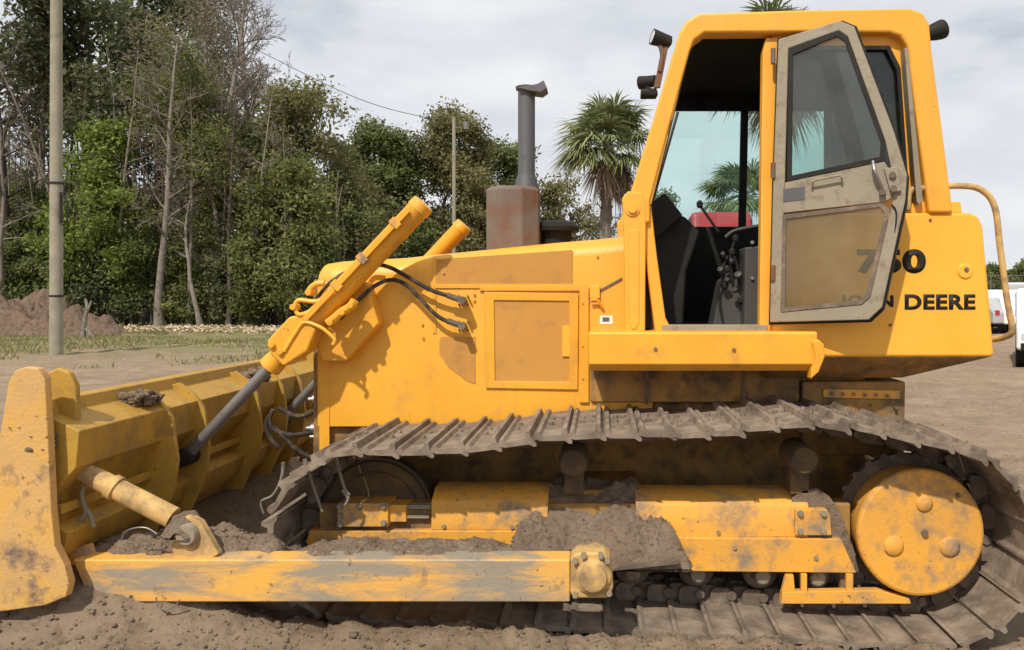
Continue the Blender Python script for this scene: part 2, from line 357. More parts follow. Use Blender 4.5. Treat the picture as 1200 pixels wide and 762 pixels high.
# ------------------------------------------------------------------ ground
def gz(x, y):
    x = np.asarray(x, float); y = np.asarray(y, float)
    near = 1 - sstep(12, 30, np.hypot(x, y - 4))
    z = fbm(x, y, 0.9, 5, 3) * 0.05 * near + fbm(x, y, 6.0, 4, 11) * 0.028 * (1 - sstep(5, 12, np.hypot(x, y - 4)))
    z = z + fbm(x, y, 2.2, 4, 15, .6) * 0.09 * sstep(8, 14, y) * (1 - sstep(40, 60, y)); z = z + fbm(x, y, 0.06, 3, 5) * 0.25 * sstep(14, 50, np.hypot(x, y - 4))
    z = z + (fbm(x, y, 15.0, 5, 51, .62) * 0.036 + np.maximum(fbm(x, y, 9.0, 3, 61), 0) * 0.03) * (1 - sstep(5, 9, np.hypot(x, y - 4)))
    z = z + 0.05 * np.sin((y + 0.25 * np.sin(x * .35) + .06 * x) * 3.1) * fbm(x, y, .25, 2, 91) * 2 * sstep(7, 9, y) * (1 - sstep(16, 22, y))
    # flattened pad under the tracks
    pad = sstep(-1.95, -1.65, x) * (1 - sstep(2.2, 2.5, x)) * sstep(3.74, 3.82, y) * (1 - sstep(6.42, 6.6, y))
    z = z * (1 - pad) + (-0.075 + 0.075 * (1 - sstep(-1.3, 1.2, x))) * pad
    # soil pushed up along the near track and around the blade
    berm = np.exp(-((y - 3.66) / 0.15) ** 2)
    hb = 0.075 * (1 - sstep(-1.0, 0.1, x)) + 0.03 * (1 - sstep(0.3, 1.2, x))
    z = z + berm * hb * sstep(-3.5, -2.6, x) - 0.03 * sstep(0.7, 1.3, x) * np.exp(-((y - 3.6) / 0.4) ** 2)
    fr = np.exp(-((x + 2.15) / 0.55) ** 2) * sstep(3.2, 3.9, y) * (1 - sstep(6.6, 7.2, y))
    z = z + fr * (1 - sstep(4.15, 4.6, y)) * (0.22 + 0.14 * fbm(x, y, 3.2, 4, 21)) - fr * 0.05 * sstep(4.4, 5, y)
    z = z + (0.36 + 0.10 * fbm(x, y, 3.0, 4, 71)) * np.exp(-((x + 2.74) / 0.20) ** 2) * sstep(3.45, 3.8, y) * (1 - sstep(6.9, 7.6, y))
    z = z + 0.12 * (1 - sstep(-2.3, -1.2, x)) * sstep(-4.5, -3.2, x) * sstep(2.6, 3.3, y) * (1 - sstep(3.8, 4.2, y))
    return z
def ground():
    n = 720
    u = np.linspace(-1, 1, n)
    gx = np.sinh(u * 9) / np.sinh(9) * 1800 + u * 2.5
    gy = 4.0 + np.sinh(u * 9) / np.sinh(9) * 1800 + u * 2.5
    XX, YY = np.meshgrid(gx, gy, indexing='xy')
    ZZ = gz(XX, YY)
    co = np.stack([XX, YY, ZZ], -1).reshape(-1, 3)
    i = np.arange(n - 1); a = (i[:, None] * n + i[None, :]).reshape(-1)
    f = np.stack([a, a + 1, a + n + 1, a + n], -1)
    me = bpy.data.meshes.new('ground')
    me.vertices.add(len(co)); me.vertices.foreach_set('co', co.reshape(-1).astype(np.float32))
    me.loops.add(f.size); me.loops.foreach_set('vertex_index', f.reshape(-1).astype(np.int32))
    me.polygons.add(len(f)); me.polygons.foreach_set('loop_start', np.arange(0, f.size, 4, dtype=np.int32))
    me.polygons.foreach_set('use_smooth', np.ones(len(f), dtype=bool)); me.update(calc_edges=True)
    m, nt, bs, out = base('bare_sandy_ground'); v = coords(nt, obj=False)
    c = mixc(nt, ramp(nt, noise(nt, v, 1.3, 9, 0.7), 0.34, 0.64), (0.245, 0.18, 0.125), (0.355, 0.275, 0.195))
    c = mixc(nt, ramp(nt, noise(nt, v, 14, 7, 0.7), 0.5, 0.72), c, (0.18, 0.125, 0.085))
    vs = coords(nt, (0.35, 1.6, 1), obj=False)
    c = mixc(nt, ramp(nt, noise(nt, vs, 0.8, 6, 0.65), 0.5, 0.7, (0, 0, 0, 1), (.55, .55, .55, 1)), c, (0.40, 0.30, 0.19))
    sx = nd(nt, 'ShaderNodeSeparateXYZ'); nt.links.new(coords(nt, obj=False), sx.inputs[0])
    g = ramp(nt, noise(nt, vs, 0.6, 8, 0.7), 0.38, 0.56)
    mr = nd(nt, 'ShaderNodeMapRange', interpolation_type='SMOOTHSTEP'); nt.links.new(sx.outputs[1], mr.inputs[0]); mr.inputs[1].default_value = 17; mr.inputs[2].default_value = 30
    ml = nd(nt, 'ShaderNodeMath', operation='MULTIPLY'); nt.links.new(g, ml.inputs[0]); nt.links.new(mr.outputs[0], ml.inputs[1])
    mr2 = nd(nt, 'ShaderNodeMapRange', interpolation_type='SMOOTHSTEP'); nt.links.new(sx.outputs[0], mr2.inputs[0]); mr2.inputs[1].default_value = 6; mr2.inputs[2].default_value = -4
    ml2 = nd(nt, 'ShaderNodeMath', operation='MULTIPLY'); nt.links.new(ml.outputs[0], ml2.inputs[0]); nt.links.new(mr2.outputs[0], ml2.inputs[1])
    c = mixc(nt, ml2.outputs[0], c, (0.155, 0.165, 0.06))
    nt.links.new(c, bs.inputs['Base Color']); bs.inputs['Roughness'].default_value = 0.95; bs.inputs['Specular IOR Level'].default_value = 0.1
    bump(nt, bs, noise(nt, v, 26, 11, 0.75), 0.9, 0.035)
    o = link('ground', me, m); o['kind'] = 'structure'; o['label'] = 'bare churned sandy ground with a weedy strip near the trees'
    return o
ground()
def gh(x, y): return float(gz(x, y))

# loose clods over the near ground
def rocks(name, pts, sizes, mat, parent=None, origin=(0, 0, 0)):
    ico = np.array([(0, 0, 1), (.894, 0, .447), (.276, .851, .447), (-.724, .526, .447), (-.724, -.526, .447), (.276, -.851, .447), (.724, .526, -.447), (-.276, .851, -.447), (-.894, 0, -.447), (-.276, -.851, -.447), (.724, -.526, -.447), (0, 0, -1)])
    F = [(0, 1, 2), (0, 2, 3), (0, 3, 4), (0, 4, 5), (0, 5, 1), (1, 6, 2), (2, 7, 3), (3, 8, 4), (4, 9, 5), (5, 10, 1), (6, 7, 2), (7, 8, 3), (8, 9, 4), (9, 10, 5), (10, 6, 1), (11, 7, 6), (11, 8, 7), (11, 9, 8), (11, 10, 9), (11, 6, 10)]
    n = len(pts); V = ico[None] * (1 + rng.uniform(-.5, .45, (n, 12, 1)))
    V = V * np.stack([rng.uniform(.7, 1.3, n), rng.uniform(.7, 1.3, n), rng.uniform(.5, .9, n)], -1)[:, None] * np.array(sizes)[:, None, None]
    a = rng.uniform(0, 6.28, n); c, s = np.cos(a), np.sin(a)
    V = np.stack([V[..., 0] * c[:, None] - V[..., 1] * s[:, None], V[..., 0] * s[:, None] + V[..., 1] * c[:, None], V[..., 2]], -1) + np.array(pts)[:, None]
    f = (np.array(F)[None] + 12 * np.arange(n)[:, None, None]).reshape(-1, 3)
    me = bpy.data.meshes.new(name)
    me.vertices.add(n * 12); me.vertices.foreach_set('co', (V - np.array(origin)).reshape(-1).astype(np.float32))
    me.loops.add(f.size); me.loops.foreach_set('vertex_index', f.reshape(-1).astype(np.int32))
    me.polygons.add(len(f)); me.polygons.foreach_set('loop_start', np.arange(0, f.size, 3, dtype=np.int32)); me.update(calc_edges=True)
    return link(name, me, mat, parent, Vector(origin))
cx = np.concatenate([rng.uniform(-3.2, 2.6, 9000), rng.uniform(-7, 7, 4000), rng.uniform(-3, -1.4, 1200)])
cy = np.concatenate([rng.uniform(3.0, 3.85, 9000), rng.uniform(6.5, 16, 4000), rng.uniform(3.8, 6.4, 1200)])
cs = np.clip(rng.lognormal(-5.5, 0.55, len(cx)), 0.002, 0.020)
tag(rocks('soil_clods', np.stack([cx, cy, gz(cx, cy) + cs * .2], -1), cs, M['soil']), 'loose crumbs and clods of soil scattered over the bare ground', 'soil', kind='stuff')

# ------------------------------------------------------------------ the bulldozer
DZ = thing('bulldozer', 'yellow crawler bulldozer with an enclosed cab, its door swung open, and a wide front blade', 'bulldozer', (0.2, YC, 0))

# --- tracks
ic, scn = (-1.17, 0.475), (1.59, 0.425)
def arc(c, r, a0, a1, n=30): return [(c[0] + r * math.cos(R(a0 + (a1 - a0) * i / n)), c[1] + r * math.sin(R(a0 + (a1 - a0) * i / n))) for i in range(n + 1)]
path = [(-.83, .808), (-.66, .816), (-.49, .840), (-.30, .870), (-.02, .888), (.25, .888), (.58, .896), (.79, .922), (1.01, .940), (1.23, .916), (1.42, .868)]
path += arc(scn, .40, 82, -90) + [(1.1, .035), (.4, .075), (-.4, .115), (-.9, .138)] + arc(ic, .333, 266, 92)
pa = np.array(path + [path[0]]); seg = np.hypot(*np.diff(pa, axis=0).T); cum = np.concatenate([[0], np.cumsum(seg)]); LT = cum[-1]
NS = 48
def at_s(s): s = s % LT; return np.array([np.interp(s, cum, pa[:, 0]), np.interp(s, cum, pa[:, 1])])
pitch = LT / NS
def shoe_mesh():
    b = MB(); h = pitch / 2
    # plate cross-section in (along, outward), with turned lips; extruded over the width
    sec = [(-h - .012, .062), (-h + .02, .052), (h - .03, .050), (h - .010, .036), (h + .004, .036), (h + .004, .050), (h - .014, .076), (h - .020, .108), (h - .038, .109), (h - .048, .080), (-h + .026, .074), (-h + .016, .092), (-h + .000, .092), (-h - .010, .078)]
    n = len(sec); w0, w1 = -.40, .40
    vs = [(x, w0, z) for x, z in sec] + [(x, w1, z) for x, z in sec]
    b.add(vs, [tuple(range(n)), tuple(range(2 * n - 1, n - 1, -1))] + [(i + n, (i + 1) % n + n, (i + 1) % n, i) for i in range(n)])
    for sx in (-.03, .03):
        for wy in (-.075, .075): b.cyl((sx, wy, .072), (sx, wy, .092), .014, n=6)
    return b
sm = shoe_mesh()
sme = bpy.data.meshes.new('track_shoe'); sme.from_pydata(sm.v, [], sm.f); sme.update()
import bmesh
_b = bmesh.new(); _b.from_mesh(sme); bmesh.ops.recalc_face_normals(_b, faces=_b.faces)
_b.to_mesh(sme); _b.free(); sme.materials.append(M['shoe'])
def track(yc):
    ch = MB()
    fr = []
    for k in range(NS):
        p, q = at_s(k * pitch + .04), at_s((k + 1) * pitch + .04)
        c = (p + q) / 2; d = (q - p) / np.linalg.norm(q - p); nn = np.array([-d[1], d[0]])
        fr.append((c, d, nn, p))
        for sd, off in ((-1, .075), (1, .075), (-1, .05), (1, .05)):
            e = 0 if off == .075 else 1
            a0, a1 = (-pitch / 2 - .01, pitch * .22) if e == 0 else (-pitch * .22, pitch / 2 + .01)
            pts = [(a0 + .012, -.015), (a0 + .03, -.034), (a1 - .03, -.034), (a1 - .012, -.015), (a1 - .008, .03), (a1 - .02, .054), (a0 + .02, .054), (a0 + .008, .03)]
            yy = yc + sd * (off + (.0 if e == 0 else -.008)); w = .011
            out = [tuple(c + d * s + nn * t) for s, t in pts]
            ch.prism(out, yy - w, yy + w)
        ch.cyl((p[0], yc - .10, p[1]), (p[0], yc + .10, p[1]), .024, n=10)
    t = ch.build('track', M['chain'], DZ, bevel=0, smooth=30)
    for k, (c, d, nn, p) in enumerate(fr):
        o = bpy.data.objects.new('track_shoe', sme); COL.objects.link(o); o.parent = t
        j = random.uniform(-.006, .006); a = math.atan2(d[1], d[0]) + R(random.uniform(-2.6, 2.6))
        o.location = Vector((c[0] + nn[0] * j, yc - .07 + (.14 if yc > YC else 0) + random.uniform(-.004, .004), c[1] + nn[1] * j)) - wl(t)
        # outward is left normal rotated: path runs clockwise seen from -Y
        o.rotation_euler = (0, -a, 0)
    return t
# path orientation: top run goes +X, so left normal (-dz, dx) points up = outward
track(4.27); track(mir(4.27))

def gear(cx, cz, r, n, y0, y1, depth=.04):
    pts = []
    for i in range(n):
        for f, rr in ((0, r - depth), (.28, r - depth), (.42, r), (.62, r), (.78, r - depth)):
            a = 2 * math.pi * (i + f) / n; pts.append((cx + rr * math.cos(a), cz + rr * math.sin(a)))
    return MB().prism(pts, y0, y1)
for side in (0, 1):
    def B(mb, *a, **k):
        return (mb.mirror() if side else mb).build(*a, **k)
    B(gear(scn[0], scn[1], .374, 25, 4.24, 4.28, .02), 'sprocket', M['chain'], DZ)
    g = MB().rev((1.59, 4.03, .425), (0, 1, 0), [(0.0, .300), (.006, .312), (.02, .318), (.20, .300), (.22, .1)], 48)
    fd = B(g, 'final_drive_cover', M['paint_dusty'], DZ, smooth=25)
    if not side:
        for px, py, r in ((1083, 590, .042), (1047, 640, .050), (1113, 641, .050)):
            c = P(px, py, 4.03); MB().rev((c.x, 4.028, c.z), (0, -1, 0), [(-.01, r), (.004, r), (.010, r * .8), (.015, r * .45), (.017, .0)], 24).build('cover_boss', M['paint_dusty'], fd, smooth=60)
        c = P(1083, 624, 4.03); MB().cyl((c.x, 4.035, c.z), (c.x, 4.012, c.z), .017, n=6).build('cover_bolt', M['chain'], fd)
        c = P(1122, 580, 4.03); MB().cyl((c.x, 4.035, c.z), (c.x, 4.017, c.z), .012, n=6).build('cover_bolt', M['chain'], fd)
    g = MB().rev((ic[0], 4.20, ic[1]), (0, 1, 0), [(0, .06), (.0, .10), (.02, .12), (.02, .21), (.0, .225), (.0, .27), (.02, .275), (.02, .29), (.09, .29), (.09, .275), (.12, .27), (.12, .1)], 40)
    B(g, 'idler_wheel', M['steel_shaded'], DZ)
    for k, x in enumerate((-.83, -.5, -.17, .16, .49, .82, 1.10)):
        g = MB().rev((x, 4.12, .2 - .03 * x / 1.1), (0, 1, 0), [(.0, .03), (.0, .044), (.06, .05), (.06, .075), (.08, .09), (.20, .09), (.23, .075), (.23, .04)], 24)
        B(g, 'track_roller', M['chain'], DZ)
        if not side: MB().rev((x, 4.122, .2 - .03 * x / 1.1), (0, -1, 0), [(-.01, .036), (.008, .036), (.012, .02)], 16).build('roller_cap', M['tan'], DZ)
    for px, py in ((672, 538), (940, 535)):
        c = P(px, py, 4.05)
        B(MB().rev((c.x, 4.0, c.z - .01), (0, 1, 0), [(0, .03), (0, .062), (.02, .075), (.24, .075), (.26, .04)], 24), 'carrier_roller', M['steel_shaded'], DZ)
        B(MB().box(c.x - .05, c.x + .05, 4.1, 4.22, .60, c.z), 'roller_bracket', M['steel_shaded'], DZ, bevel=.008)
    F = 4.08
    # track frame
    f = MB().pprism([(362, 622), (612, 622), (606, 648), (366, 648), (358, 636)], F, .2)
    fr = B(f, 'track_frame', M['paint_dusty'], DZ, bevel=.006)
    B(MB().pprism([(780, 630), (986, 632), (1004, 672), (812, 670), (800, 665), (788, 662)], F - .02, .2), 'track_frame_beam', M['paint_dusty'], DZ, bevel=.006)
    B(MB().box(X(370, F), X(1000, F), 4.12, 4.25, .25, .55), 'inner_frame', M['paint_shaded'], DZ, bevel=.01)
    for a, b_, t, m_ in ((505, 642, 622, 588), (745, 948, 630, 592)):
        y0 = F + .005
        B(MB().xprism([(y0, Z(t, F)), (y0, Z(m_ + 2, F)), (y0 + .012, Z(m_ - 2, F)), (y0 + .10, Z(m_ - 12, F)), (4.30, Z(m_ - 12, F)), (4.30, Z(t, F))], X(a, F), X(b_, F)), 'frame_cover', M['paint_dusty'], DZ, bevel=.005)
    k = B(MB().pbox(395, 455, 590, 618, F - .02, .2), 'recoil_block', M['paint_dusty'], DZ, bevel=.006)
    B(MB().pbox(455, 476, 592, 612, F, .12), 'adjuster_plate', M['paint_dusty'], DZ, bevel=.004)
    B(MB().pbox(476, 505, 592, 597, F + .02, .1).pbox(474, 503, 604, 608, F + .01, .1), 'adjuster_rod', M['tan'], DZ, bevel=.003)
    k2 = B(MB().pprism([(932, 597), (969, 597), (973, 604), (975, 628), (932, 628)], F - .02, .1), 'rear_cap_block', M['paint_dusty'], DZ, bevel=.006)
    B(MB().pprism([(926, 640), (928, 585), (940, 575), (958, 573), (972, 582), (985, 600), (1003, 650), (1000, 690), (985, 700), (985, 640)], F + .02, .04), 'sprocket_guard', M['soil'], DZ, bevel=.004)
    if not side:
        for blk, pts in ((k, ((399, 594), (399, 604), (399, 614), (421, 594), (450, 593), (450, 613))), (k2, ((938, 602), (965, 602), (938, 623), (965, 623)))):
            for px, py in pts:
                c = P(px, py, F - .02); MB().rev((c.x, F - .018, c.z), (0, -1, 0), [(0, .018), (.006, .018), (.006, .012), (.018, .012)], 10).build('block_bolt', M['tan'], blk, smooth=30)
        for px, py in ((600, 618), (520, 617), (842, 624), (765, 640), (860, 640), (955, 652)):
            c = P(px, py, F); MB().cyl((c.x, F + .01, c.z), (c.x, F - .030 if py > 630 else F - .006, c.z), .011, n=8).build('frame_bolt', M['tan'], fr)
    gd = MB().pprism([(915, 708), (917, 694), (1030, 692), (1066, 702), (1068, 708)], F - .03, .05)
    gd = B(gd, 'rock_guard', M['paint_dusty'], DZ, bevel=.004)
    for q_ in ([(916, 694), (921, 674), (930, 674), (932, 694)], [(939, 694), (939, 673), (946, 673), (946, 694)], [(992, 694), (992, 673), (1000, 673), (1000, 694)]):
        B(MB().pprism(q_, F - .028, .03), 'guard_strut', M['paint_dusty'], gd, bevel=.003)
    # belly shelf that carries the soil
    B(MB().slab([P(700, 671, 3.88), P(796, 661, 3.88), (X(796, 3.88), 4.1, Z(661, 3.88)), (X(700, 3.88), 4.1, Z(671, 3.88))], (0, 0, .015)), 'frame_shelf', M['chain'], DZ)
    # trunnion and push arm
    c = P(695, 676, 3.55)
    B(MB().rev((c.x, 4.1, c.z - .03), (0, -1, 0), [(0, .055), (.42, .05)], 24), 'trunnion_support', M['paint_dusty'], DZ)
    tr = B(MB().pprism([(668, 656), (676, 648), (708, 648), (716, 656), (719, 690), (712, 702), (672, 702), (666, 692)], 3.56, .13), 'trunnion_cap', M['paint_brace'], DZ, bevel=.012)
    B(MB().rev((c.x, 3.56, c.z), (0, -1, 0), [(-.01, .078), (.012, .078), (.02, .062), (.04, .058), (.044, .045)], 28), 'trunnion_ball', M['paint_brace'], DZ)
    if not side:
        for px, py in ((674, 656), (712, 656), (674, 696), (714, 694), (684, 650), (704, 650)):
            q = P(px, py, 3.56); MB().cyl((q.x, 3.565, q.z), (q.x, 3.535, q.z), .013, n=6).build('cap_bolt', M['tan'], tr)
    B(MB().pprism([(84, 656), (668, 656), (668, 706), (106, 706)], 3.55, .13), 'push_arm', M['paint_arm'], DZ, bevel=.008)
    B(MB().pprism([(60, 700), (66, 650), (100, 640), (118, 700)], 3.60, .06), 'arm_bracket', M['paint_dusty'], DZ, bevel=.006)
    # brace from arm to the blade
    a, b_ = P(86, 547, 3.62), P(203, 607, 3.62)
    br = B(MB().rev(a, b_ - a, [(-.02, .028), (.03, .03), (.03, .040), (.10, .042), (.12, .046), ((b_ - a).length, .048)], 20), 'blade_brace', M['paint_brace'], DZ)
    if not side:
        MB().rev(a + (b_ - a) * .38, b_ - a, [(0, .046), (0, .056), (.03, .056), (.03, .046)], 16).build('brace_collar', M['paint_brace'], br)
    B(MB().pprism([(200, 640), (205, 612), (220, 604), (234, 612), (256, 650), (240, 660), (205, 660)], 3.58, .05), 'brace_clevis', M['paint_brace'], DZ, bevel=.008)
    c = P(218, 627, 3.56); B(MB().rev((c.x, 3.60, c.z), (0, -1, 0), [(0, .05), (.035, .05), (.05, .042)], 20), 'brace_pin', M['tan'], DZ)
    B(MB().pprism([(64, 528), (72, 521), (92, 523), (97, 533), (92, 540), (78, 542), (76, 552), (66, 550)], 3.56, .12), 'brace_socket', M['paint_brace'], DZ, bevel=.006)

# --- blade
bx = lambda x: x
prof = [(-2.80, .27), (-2.70, .27), (-2.50, .33), (-2.33, .48), (-2.30, .58), (-2.38, .62), (-2.40, .66), (-2.38, .74), (-2.27, .86), (-2.255, 1.02), (-2.39, 1.085), (-2.41, 1.145), (-2.47, 1.15), (-2.60, .98), (-2.66, .80), (-2.68, .62), (-2.70, .46)]
bl = MB().prism(prof, 3.50, mir(3.50)).build('blade', M['paint_blade'], DZ, bevel=.006)
prof_rib = [(-2.44, 1.10), (-2.36, 1.12), (-2.28, 1.06), (-2.22, .98), (-2.19, .76), (-2.21, .60), (-2.32, .36), (-2.48, .36)]
for y in (4.20, 4.54, 5.24, mir(4.54), mir(4.20)):
    MB().prism(prof_rib, y - .014, y + .014).build('blade_rib', M['paint_blade'], bl, bevel=.004)
MB().box(-2.36, -2.33, 3.5, mir(3.5), .66, .70).build('blade_stiffener', M['paint_blade'], bl, bevel=.004)
MB().prism([(-2.79, .262), (-2.80, .20), (-2.77, .20), (-2.70, .30)], 3.44, mir(3.44)).build('cutting_edge', M['steel'], bl)
def endp(s):
    e = MB().pprism([(10, 447), (18, 434), (30, 430), (44, 432), (52, 444), (56, 510), (60, 600), (64, 640), (75, 662), (81, 684), (77, 700), (52, 710), (10, 716), (-40, 722), (-36, 660), (-20, 590), (-2, 520)], 3.42, .045)
    l = MB().pprism([(47, 512), (48, 450), (56, 436), (68, 431), (80, 436), (88, 452), (91, 520), (74, 545), (74, 640), (50, 640)], 3.58, .04)
    if s: e, l = e.mirror(), l.mirror()
    e.build('end_plate', M['paint_endplate'], bl, bevel=.006); l.build('corner_gusset', M['paint_blade'], bl, bevel=.01)
endp(0); endp(1)
# grab hooks on the back of the blade
for pts in ([(112, 568), (98, 572), (98, 590), (106, 604), (110, 618)], [(66, 596), (72, 610), (84, 614), (98, 606), (102, 594)]):
    MB().tube([P(a, b, 3.62) for a, b in pts], .010, 8).build('tilt_hose', M['tan'], DZ)
MB().tube([P(a, b, 3.52) for a, b in ((183, 700), (186, 711), (196, 715), (206, 709), (210, 703))], .0035, 5).build('loose_wire', M['steel'], DZ)
MB().tube([P(a, b, 3.52) for a, b in ((142, 634), (146, 624), (158, 619), (172, 619), (184, 626))], .0035, 5).build('loose_wire', M['steel'], DZ)

# --- lift cylinders
def liftcyl(s):
    Y = 4.44
    a = P(497, 238, Y); e = P(218, 535, Y); d = (e - a).normalized(); Ln = (e - a).length
    q = lambda px: (P(px, 0, Y).x - a.x) / d.x
    def B(mb, *a_, **k): return (mb.mirror() if s else mb).build(*a_, **k)
    nrm = Vector((d.z, 0, -d.x)); nrm = nrm if nrm.z > 0 else -nrm
    c = B(MB().rev(a, d, [(0, .050), (.004, .062), (.05, .066), (.06, .060), (q(352), .060), (q(350), .072), (q(340), .072), (q(326), .058), (q(322), .062), (q(316), .062)], 28), 'lift_cylinder', M['paint'], DZ)
    B(MB().rev(a + d * (q(318)), d, [(0, .031), (Ln - q(318), .031)], 20), 'cylinder_rod', M['steel'], c)
    B(MB().cyl(e + Vector((0, -.06, 0)), e + Vector((0, .06, 0)), .05), 'rod_eye', M['dark'], c)
    # hydraulic line clamped along the barrel
    off = Vector((0, -.066, 0)) + nrm * .02
    B(MB().slab([a + off + d * .08 + nrm * .016, a + off + d * q(365) + nrm * .016, a + off + d * q(365) - nrm * .016, a + off + d * .08 - nrm * .016], (0, -.018, 0)), 'cylinder_line', M['paint'], c, bevel=.004)
    for t in (.16, .42, .62):
        B(MB().slab([a + off + d * t + nrm * .03, a + off + d * (t + .04) + nrm * .03, a + off + d * (t + .04) - nrm * .03, a + off + d * t - nrm * .03], (0, -.026, 0)), 'line_clamp', M['paint_dusty'], c, bevel=.003)
    # trunnion yoke with its U bars
    t0 = a + d * q(352)
    yk = B(MB().slab([t0 - d * .05 + nrm * .095, t0 + d * .13 + nrm * .095, t0 + d * .17 + nrm * .03, t0 + d * .17 - nrm * .07, t0 + d * .02 - nrm * .105, t0 - d * .10 - nrm * .06, t0 - d * .12 + nrm * .04], (0, .14, 0)), 'cylinder_yoke', M['paint'], c, bevel=.015)
    for v in yk.data.vertices: v.co.y -= (-.07 if s else .07)
    B(MB().tube([P(x, y, Y - .07) for x, y in ((393, 342), (372, 353), (350, 352), (346, 362), (352, 369), (368, 362), (388, 345), (400, 330))], .012, 8), 'yoke_bar', M['paint_light'], c)
    B(MB().tube([P(x, y, Y - .075) for x, y in ((333, 412), (345, 392), (356, 378), (372, 382), (382, 388), (392, 398), (390, 404))], .010, 8), 'yoke_strap', M['paint_light'], c)
    for pts, r in (([(361, 345), (364, 338), (371, 333), (380, 332)], .016), ([(384, 379), (392, 373), (400, 366), (410, 360), (416, 352)], .024), ([(386, 384), (392, 391), (392, 400)], .008)):
        B(MB().tube([P(x, y, Y - .05) for x, y in pts], r, 10), 'pipe_elbow', M['paint'], c)
    for px, py in ((363, 343), (388, 378), (402, 366), (320, 404), (330, 412), (345, 360), (412, 358)):
        k = P(px, py, Y - .06); B(MB().cyl(k + Vector((0, .05, 0)), k - Vector((0, .03, 0)), .018, n=8), 'yoke_nut', M['paint'], c, bevel=.003)
    # support bracket on the radiator guard
    B(MB().prism([(X(358, Y), Z(392, Y)), (X(372, Y), Z(330, Y)), (X(425, Y), Z(330, Y)), (X(440, Y), Z(380, Y)), (X(400, Y), Z(425, Y)), (X(372, Y), Z(425, Y))], Y + .07, 4.64), 'cylinder_support', M['paint'], DZ, bevel=.012)
liftcyl(0); liftcyl(1)

# --- hood
HS = 4.62
st = [(372, 314), (376, 309), (395, 306), (430, 304), (470, 302), (507, 298), (560, 293), (610, 288), (650, 284), (700, 280), (735, 276), (765, 274)]
hb = MB(); secs = []
for px, py in st:
    x = X(px, HS); zt = CAMZ + (348 - py) * 4.68 / 950; zb = .86
    half = [(HS, zb), (HS, zt - .10), (HS + .006, zt - .075), (HS + .03, zt - .035), (HS + .065, zt - .012), (HS + .12, zt)]
    sec = half + [(mir(y), z) for y, z in half[::-1]]
    secs.append([(x, y, z) for y, z in sec])
n = len(secs[0])
hb.v = [Vector(p) for s_ in secs for p in s_]
for k in range(len(secs) - 1):
    hb.f += [(k * n + i, (k + 1) * n + i, (k + 1) * n + (i + 1) % n, k * n + (i + 1) % n) for i in range(n)]
hb.f += [tuple(range(n)), tuple(range((len(secs) - 1) * n + n - 1, (len(secs) - 1) * n - 1, -1))]
hood = hb.build('engine_hood', M['paint'], DZ, bevel=.004, smooth=40)
def rel(px, Y): return X(px, Y)
for s in (0, 1):
    def B(mb, *a, **k): return (mb.mirror() if s else mb).build(*a, **k)
    B(MB().pprism([(510, 304), (671, 293), (671, 333), (510, 333)], HS - .004, .01), 'upper_screen', M['screen'], hood)
    B(MB().pbox(508, 686, 333, 338, HS - .008, .012), 'hood_seam', M['paint'], hood, bevel=.002)
    B(MB().pbox(507, 511, 302, 391, HS - .006, .012), 'hood_seam', M['paint'], hood, bevel=.002)
    B(MB().pprism([(518, 395), (557, 395), (557, 450), (548, 447), (525, 430), (515, 415), (515, 398)], HS - .004, .01), 'lower_screen', M['screen'], hood)
    o_ = [P(567, 342, HS - .014), P(678, 344, HS - .014), P(677, 457, HS - .014), P(569, 455, HS - .014)]
    i_ = [P(579, 352, HS - .014), P(667, 353, HS - .014), P(667, 448, HS - .014), P(580, 447, HS - .014)]
    d_ = B(MB().ring(o_, i_, (0, .016, 0)), 'engine_door', M['paint'], DZ, bevel=.004)
    B(MB().pbox(578, 668, 351, 449, HS - .005, .01), 'door_screen', M['screen'], d_)
    B(MB().pbox(659, 668, 382, 418, HS - .016, .014), 'door_latch', M['paint_light'], d_, bevel=.002)
    B(MB().pbox(679, 690, 340, 472, HS - .018, .02), 'hinge_strip', M['paint'], hood, bevel=.003)
    B(MB().pbox(562, 690, 336, 341, HS - .014, .016), 'hood_seam', M['paint'], hood, bevel=.002)
    B(MB().pbox(374, 386, 335, 532, HS - .006, .01), 'nose_flange', M['paint'], hood, bevel=.003)
    B(MB().slab([P(693, 345, HS - .006), P(729, 325, HS - .006), P(729, 328, HS - .006), P(693, 348, HS - .006)], (0, .008, 0)), 'hood_seam', M['rust'], hood)
    if not s:
        MB().pbox(691, 703, 335, 350, HS - .02, .03).build('hood_latch', M['paint_light'], hood, bevel=.004)
        MB().tube([P(692, 352, HS - .03), P(700, 352, HS - .03), P(706, 360, HS - .02)], .008, 8).build('hood_latch', M['paint'], hood)
        MB().pbox(703, 718, 370, 380, HS - .003, .004).build('warning_sticker', M['white'], hood)
        MB().pbox(706, 714, 372, 377, HS - .005, .003).build('sticker_print', M['stack'], hood)
        for px, py in ((495, 380), (496, 396), (556, 345), (556, 352), (683, 355), (683, 405), (683, 443), (700, 300), (395, 395), (520, 320)):
            c = P(px, py, HS); MB().cyl((c.x, HS + .005, c.z), (c.x, HS - (.024 if 678 < px < 690 else .012), c.z), .007, n=8).build('hood_bolt', M['paint_dusty'], hood)
